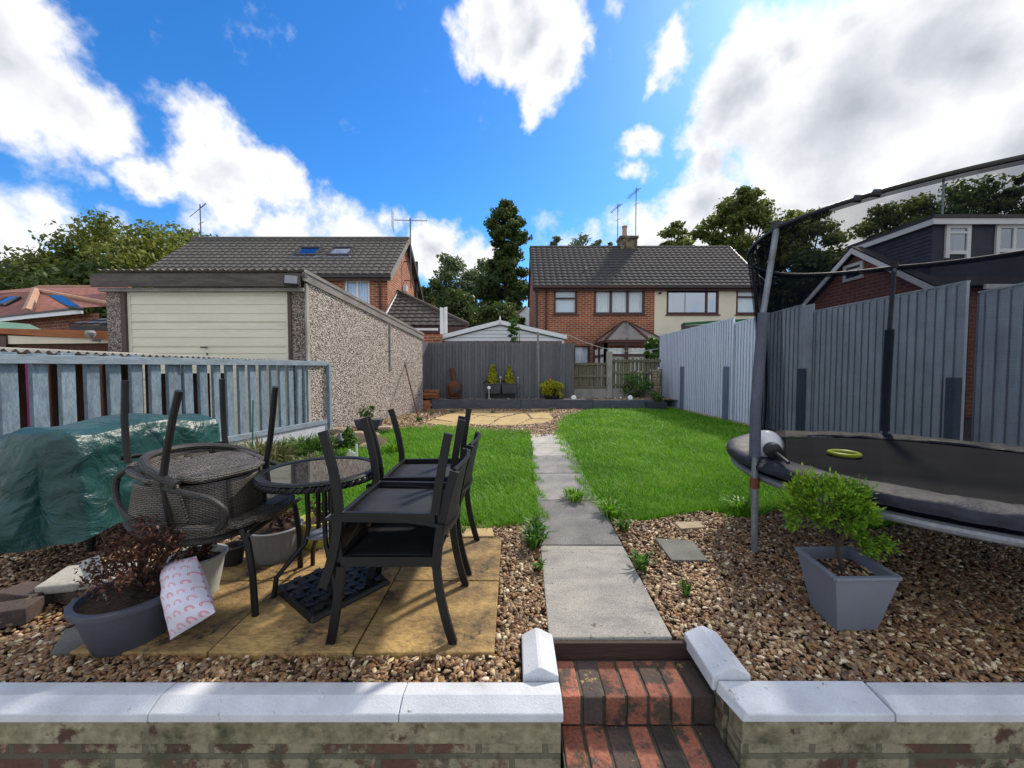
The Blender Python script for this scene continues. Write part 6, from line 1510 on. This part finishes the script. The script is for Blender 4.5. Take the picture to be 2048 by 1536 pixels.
# ------------------------------------------------------------ things on the raised bed
YB_ = 12.75; BZ0 = .285
def bp_(px, Y=YB_): p = at(px, 780, Y); return Vector((p.x, Y, BZ0))
c = bp_(909); r = thing('chiminea', 'rusty brown chiminea with tall tapering flue before the grey fence', 'chiminea', c)
hk = at(909, 737, YB_).z-BZ0
m = MB(); m.lathe(c, [(.10,.0),(.20,.02),(.21,.06),(.15,.09),(.19,.13),(.215,.2),(.225,.36),(.225,.52),(.19,.57),(.10,.61),(.085,.64)], 26); m.obj('belly', 'rust', r)
m = MB(); lx = Vector((-.06,0,0)); m.tube([c+Vector((-.0,0,.58)), c+lx*.6+Vector((0,0,.75)), c+lx*1.6+Vector((0,0,hk-.02)), c+lx*1.7+Vector((0,0,hk))], [.085,.07,.065,.072], 14); m.obj('flue', 'rust', r)
m = MB(); a = R(-62); m.lathe(c+Vector((math.cos(a)*.18, math.sin(a)*.18, .30)), [(.001,.0),(.10,.0),(.115,.055),(.13,.06),(.11,.07),(.001,.068)], 16, cap=False, axis=(math.cos(a), math.sin(a), .1)); m.obj('mouth', 'black_plastic', r)
m = MB(); m.lathe(c, [(.26,-.0),(.27,.03),(.26,.035)], 20); m.obj('base_tray', 'metal_black', r)
r = thing('brick_stack', 'small stack of loose bricks in the corner beside the chiminea', 'bricks', bp_(862, 12.5))
k = 0
for z, xs in ((.0,(845,852)),(.10,(850,868)),(.2,(853,866)),(.30,(858,868))):
    for px in xs:
        b = MB(); p = bp_(px, 12.42+.03*k % .1); rb(b, p+Vector((0,0,z-.06 if z == 0 else z)), (.30,.2,.09), Matrix.Rotation(R(random.uniform(-12,12)),4,'Z')); b.obj('brick', 'loose_brick', r, bevel=.008); k += 1
r = thing('brick_stack', 'low pile of dark bricks beside the end of the long sleeper', 'bricks', (bp_(850,12.3).x, 12.2, 0))
for z in (.045, .14, .235):
    b = MB(); p = at(851, 800, 12.2); rb(b, (p.x+random.uniform(-.03,.03), 12.2, z), (.32,.2,.085), Matrix.Rotation(R(random.uniform(-8,8)),4,'Z')); b.obj('brick', 'loose_brick', r, bevel=.008)
# trough planters with two conifers
r = thing('trough_planter', 'two dark trough planters on a stand with two narrow yellow conifers', 'planter', bp_(1003))
x0, xm, x1 = bp_(969).x, bp_(1003).x, bp_(1036).x; z0, z1 = at(1000,786,YB_).z, at(1000,768,YB_).z
for a, b in ((x0, xm-.01), (xm+.01, x1)):
    m = MB(); m.hexa([(a+.04,YB_-.11,z0),(b-.04,YB_-.11,z0),(b-.04,YB_+.11,z0),(a+.04,YB_+.11,z0)], [(a,YB_-.15,z1),(b,YB_-.15,z1),(b,YB_+.15,z1),(a,YB_+.15,z1)]); m.obj('trough', 'pot_dark', r)
    m = MB(); m.box(a-.01, b+.01, YB_-.16, YB_+.16, z1-.005, z1+.025); m.obj('trough_rim', 'pot_dark', r, bevel=.006)
for x in (x0+.08, x1-.12):
    for y in (-.12,.12): MB().box(x-.015, x+.015, YB_+y-.015, YB_+y+.015, BZ0-.01, z0).obj('leg', 'metal_black', r)
MB().box(x0+.06, x1-.1, YB_-.13, YB_+.13, z0-.03, z0-.002).obj('stand_top', 'metal_black', r)
def cone_fol(root, c, h, rad, n, mat, seed, name='conifer'):
    C = []; Rr = []
    for i in range(12):
        t = i/11; C.append((c[0], c[1], c[2]+h*t)); k = rad*(1-t)**.6+.02; Rr.append((k,k,h*.09))
    V, Fq, rv = leaves(C, Rr, n, .03, seed=seed, shell=.3, up=.9); np_obj(name, V, Fq, mat, root, rv)
cone_fol(r, (bp_(985).x, YB_, z1+.04), at(985,731,YB_).z-z1-.0, .17, 2000, 'leaf_yellow', 101); cone_fol(r, (bp_(1019).x, YB_, z1+.04), at(1019,734,YB_).z-z1-.0, .16, 1900, 'leaf_yellow', 102)
for px in (973, 1008): bush(r, (bp_(px).x, YB_-.03, z1+.07), .12, 250, .02, 'leaf_red', 103+px, nclump=8, squash=.5, stem=False, name='low_plant')
for px, py, s in ((1001, 755, .045), (1036, 755, .03)):
    p = at(px, py, YB_-.1); m = MB(); m.lathe(p, [(.001,-s),(s*.8,-s*.6),(s,0),(s*.8,s*.6),(.001,s)], 12, cap=False); m.tube([p, p+Vector((.0,0,-.3))], .01, 5)
    tag(m.obj('stake_light', 'pot_pale'), 'round solar stake light between the two troughs' if px < 1010 else 'thin solar stake light at the end of the trough', 'solar light', 'small solar lights on the raised bed')
def disc_light(px, py, Y, lab, s=.085):
    p = at(px, py, Y); m = MB(); m.lathe(p, [(.001,0),(s*.6,.0),(s,.012),(s,.04),(s*.7,.06),(.001,.06)], 18, cap=False, axis=(0,-1,.25)); m.tube([p, (p.x, p.y+.03, BZ0)], .01, 5)
    tag(m.obj('solar_light', 'globe_white'), lab, 'solar light', 'small solar lights on the raised bed')
disc_light(978, 776, 12.55, 'round white solar light before the trough stand', .06); disc_light(1147, 796, 12.5, 'round white solar light at the foot of the grey fence end'); disc_light(1260, 796, 12.5, 'round white solar light before the paling fence')
c = bp_(1105, 12.62); r = thing('yellow_shrub', 'rounded golden yellow shrub in a dark bowl before the grey fence', 'potted shrub', c)
pot(r, tuple(c), .27, .2, .14, 'black_plastic', .02); bush(r, (c.x, c.y, BZ0+.36), .43, 6000, .032, 'leaf_yellow', 120, nclump=34, squash=.68)
p = at(1101, 757, 12.6); m = MB(); m.prism([p+Vector((-.04,0,-.06)), p+Vector((.05,0,-.03)), p+Vector((.02,0,.05)), p+Vector((-.01,0,.1))], (0,.012,0)); m.tube([p, (p.x-.01, 12.61, .6)], .006, 5); tag(m.obj('garden_pick', 'red_bit'), 'tiny red and white garden ornament on a stick above the yellow shrub', 'ornament')
c = bp_(1312, 12.2); c.z = 0; r = thing('shrub_pot', 'dark trough with wispy plant at the far corner of the lawn', 'potted plant', c)
m = MB(); m.hexa([(c.x-.26,12.1,0),(c.x+.26,12.1,0),(c.x+.26,12.32,0),(c.x-.26,12.32,0)], [(c.x-.32,12.05,.24),(c.x+.32,12.05,.24),(c.x+.32,12.36,.24),(c.x-.32,12.36,.24)]); m.obj('trough', 'pot_dark', r)
bush(r, (c.x, 12.2, .45), .32, 500, .03, 'leaf_weed', 121, nclump=12, squash=.9)
c = bp_(1275, 13.3); r = thing('climber', 'ivy-like climber on the weathered palings beside the corner', 'climber', c); bush(r, (c.x, 13.35, .75), .62, 1500, .035, 'leaf_weed', 122, nclump=22, squash=.9)
m = MB(); m.tube([at(1322, 750, 12.1), at(1316, 800, 12.0)], .02, 6); tag(m.obj('stick', 'bark'), 'dark stick leaning at the far corner of the white fence', 'stick')
# rod leaning on the garage wall
a, b = at(806, 711, 10.95), at(838, 842, 10.0); m = MB(); m.tube([a+Vector((-.0,0,0)), b], [.022,.018], 8); tag(m.obj('cane', 'rust'), 'long rusty cane leaning against the pebbledash garage wall', 'cane')
# ------------------------------------------------------------ rockery by the garage wall
pc = gp(735, 862); c = Vector((pc.x, pc.y+.1, 0)); zt_ = .16
r = thing('trough_planter', 'dark rectangular trough with leggy green plant against the pebbledash wall', 'planter', c)
tp0, tp1 = at(708, 840, c.y-.1), at(767, 834, c.y+.15)
m = MB(); z1 = tp0.z; z0 = at(720,858,c.y).z
m.hexa([(tp0.x+.06,c.y-.10,z0),(tp1.x-.08,c.y-.0,z0),(tp1.x-.08,c.y+.16,z0),(tp0.x+.06,c.y+.08,z0)], [(tp0.x,c.y-.14,z1),(tp1.x,c.y-.04,z1),(tp1.x,c.y+.2,z1),(tp0.x,c.y+.12,z1)]); m.obj('trough', 'pot_dark', r, bevel=.008)
g_ = random.Random(4); C = [(c.x+g_.uniform(-.22,.1), c.y+.03, z1+g_.uniform(.05,.30)) for _ in range(26)]
V, Fq, rv = leaves(C, [.05]*26, 520, .02, seed=130, shell=.1); np_obj('foliage', V, Fq, 'leaf_weed', r, rv); stems(r, (c.x-.05, c.y+.03, z1-.02), C[:16], .006)
rk = [(680,862,.17,.10,7.1,'long flat tan rock against the garage wall'), (715,868,.12,.07,7.2,'small tan rock below the dark trough'), (682,878,.13,.13,6.6,'square tan rock beneath the flat one'),
      (668,895,.12,.10,6.2,'low dark tan rock at the rockery front'), (722,885,.14,.12,6.7,'rounded ochre rock in the middle of the rockery'), (737,898,.17,.13,6.2,'mossy brown rock nearest the lawn'),
      (745,873,.12,.10,7.0,'pale rock between trough and lawn'), (700,903,.10,.08,6.1,'little rock behind the white toy fence'), (770,856,.13,.06,7.6,'flat stone at the end of the dark trough')]
for i, (px, py, w, h, Y, lab) in enumerate(rk):
    p = at(px, py, Y); bm = bmesh.new(); bmesh.ops.create_icosphere(bm, subdivisions=2, radius=1)
    m = MB(); vs = []
    for v in bm.verts:
        k = 1+.22*mn.noise(v.co*1.6+Vector((i*3.1,0,0))); q_ = Vector((max(-.8,min(.8,v.co.x*k)), max(-.8,min(.8,v.co.y*k)), max(-.72,min(.72,v.co.z*k))))
        vs.append((p.x+q_.x*w*1.25, p.y+q_.y*w, max(-.02,p.z+q_.z*h)))
    m.add(vs, [tuple(v.index for v in f.verts) for f in bm.faces], False); bm.free(); tag(m.obj('rock', 'rock', bevel=.01), lab, 'rock', 'rocks of the little rockery')
m = MB(); p = at(640, 900, 6.6); m.grid(lambda u, v: Vector((at(655+120*u, 880, 6.0+1.6*v).x, 6.0+1.6*v, -.02+.16*math.sin(math.pi*min(1,v*1.2))*math.sin(math.pi*(u*.8+.1)))), 12, 10); tag(m.obj('rockery_mound', 'soil'), 'low mound of earth under the rocks', 'mound', None, 'structure')
c = at(697, 885, 6.15); r = thing('rockery_conifer', 'small bright green conifer among the rocks', 'conifer', (c.x, c.y, 0)); cone_fol(r, (c.x, c.y, .05), at(697,862,6.15).z+.0, .14, 1500, 'leaf_weed', 131, 'foliage'); stems(r, (c.x,c.y,0), [(c.x,c.y,.3)], .015)
r = thing('toy_fence', 'tiny white toy picket ornament before the rockery', 'ornament', gp(705, 912))
for px, t in ((694,906),(699,899),(704,902),(708,905),(713,889)):
    a = at(px, 911, 5.3); z = at(px, t, 5.3).z; MB().box(a.x-.015, a.x+.012, 5.3, 5.32, max(0,a.z-.05), z).obj('picket', 'white_plastic', r, bevel=.006)
c = at(679, 880, 6.0); m = MB(); m.lathe((c.x,c.y,c.z), [(.001,-.07),(.06,-.05),(.075,.0),(.04,.05),(.012,.11),(.001,.13)], 14, cap=False); tag(m.obj('bird_feeder', 'pot_dark'), 'small dark drop-shaped ornament among the rocks', 'ornament')
# ------------------------------------------------------------ weeds and tufts
def tuft(name, px, py, rad, h, n, mat, seed, lab, w=.012, cat='weed', group='weeds along the path and beds', z=0, spread=1.0):
    c = gp(px, py, z); g = np.random.default_rng(seed); Vs = []; Rv = []
    for i in range(n):
        a = g.random()*6.283; d = Vector((math.cos(a), math.sin(a), 0)); b = c+d*rad*.35*g.random(); L = h*(.55+.6*g.random()); o = spread*(.25+.75*g.random()); s = Vector((-d.y, d.x, 0))*w*(.6+.6*g.random())
        p1 = b+d*L*o*.35+Vector((0,0,L*.6)); p2 = b+d*L*o*.85+Vector((0,0,L*(.95-.35*o))); k = g.random()
        Vs += [b-s*.4, b+s*.4, p1+s, p1-s, p1-s, p1+s, p2+s*.15, p2-s*.15]; Rv += [k]*8
    o = np_obj(name, [tuple(v) for v in Vs], np.arange(len(Vs)).reshape(-1,4), mat, None, Rv); tag(o, lab, cat, group); return o
tuft('weed', 1068, 1095, .12, .17, 70, 'leaf_weed', 201, 'lush broad-leaved weed beside the second path slab', .014)
tuft('weed', 1073, 1070, .10, .15, 50, 'leaf_weed', 202, 'weed clump at the lawn corner by the path', .014)
tuft('weed', 1078, 1140, .05, .08, 26, 'leaf_weed', 203, 'small weed against the edge of the pale path slab', .009)
tuft('weed', 1282, 1138, .11, .13, 34, 'leaf_weed', 204, 'dandelion rosette in the gravel beside the pale path slab', .012)
tuft('weed', 1372, 1190, .05, .085, 14, 'leaf_weed', 205, 'single upright dandelion in the open gravel', .013, spread=.6)
tuft('weed', 1246, 1062, .08, .11, 36, 'leaf_weed', 206, 'weed at the lawn corner near the small pale stone', .012)
tuft('weed', 905, 826, .15, .10, 26, 'leaf_weed', 207, 'low weed under the middle of the long sleeper', .02)
tuft('weed', 985, 826, .15, .08, 20, 'leaf_weed', 208, 'small weed at the sleeper joint', .02)
tuft('weed', 838, 842, .2, .14, 34, 'leaf_weed', 209, 'weed at the foot of the leaning cane', .025)
tuft('weed', 862, 830, .15, .10, 20, 'leaf_weed', 210, 'pale weed by the dark brick pile', .02)
tuft('weed', 1103, 822, .12, .14, 16, 'leaf_weed', 211, 'thin weed before the short sleeper', .02)
tuft('long_grass', 790, 905, .3, .22, 150, 'grass_blades', 212, 'long arching grass tuft at the lawn edge by the rockery', .008, 'grass tuft')
tuft('long_grass', 1150, 1000, .3, .13, 160, 'grass_blades', 213, 'shaggy grass overhanging the path edge', .007, 'grass tuft')
tuft('long_grass', 1220, 1030, .3, .13, 160, 'grass_blades', 214, 'shaggy grass at the front corner of the larger lawn', .007, 'grass tuft')
tuft('long_grass', 1480, 1022, .3, .13, 160, 'grass_blades', 215, 'long grass round the trampoline leg', .007, 'grass tuft')
k = 216
for px, py, mt, hh, lab in ((520,935,'leaf_dry',.34,'dry seedy grass against the white plinth, nearest the wicker chairs'),(560,925,'leaf_weed',.24,'green weed clump below the plinth'),(600,915,'leaf_weed',.28,'leafy weed clump in the middle of the plinth'),(640,905,'leaf_weed',.24,'leafy weeds by the fence end post'),
                       (545,940,'leaf_dry',.26,'tangle of dry grass behind the round table'),(580,950,'leaf_weed',.14,'low weeds behind the round table'),(660,925,'leaf_weed',.14,'bright low weeds before the rockery'),(620,940,'leaf_dry',.16,'dry weeds between table and plinth')):
    tuft('weed', px, py, .6, hh*1.35, 210, mt, k, lab, .012, spread=1.1); k += 1
for px, py, s in ((590, 1062, 226), (655, 1070, 227), (700, 1050, 228), (560, 1040, 229)):
    tuft('long_grass', px, py, .35, .15, 150, 'grass_blades', s, {226:'long lawn grass beside the yellow-green pot',227:'long lawn grass behind the table legs',228:'long lawn grass behind the upturned chair',229:'long lawn grass behind the fluted pot'}[s], .007, 'grass tuft')
c = gp(505, 940); m = MB(); m.tube([(c.x,c.y,0),(c.x+.03,c.y,at(489,800,c.y).z)], .008, 6); tag(m.obj('garden_cane', 'leaf_weed' if False else 'green_canvas'), 'slim green garden cane before the picket fence', 'cane')
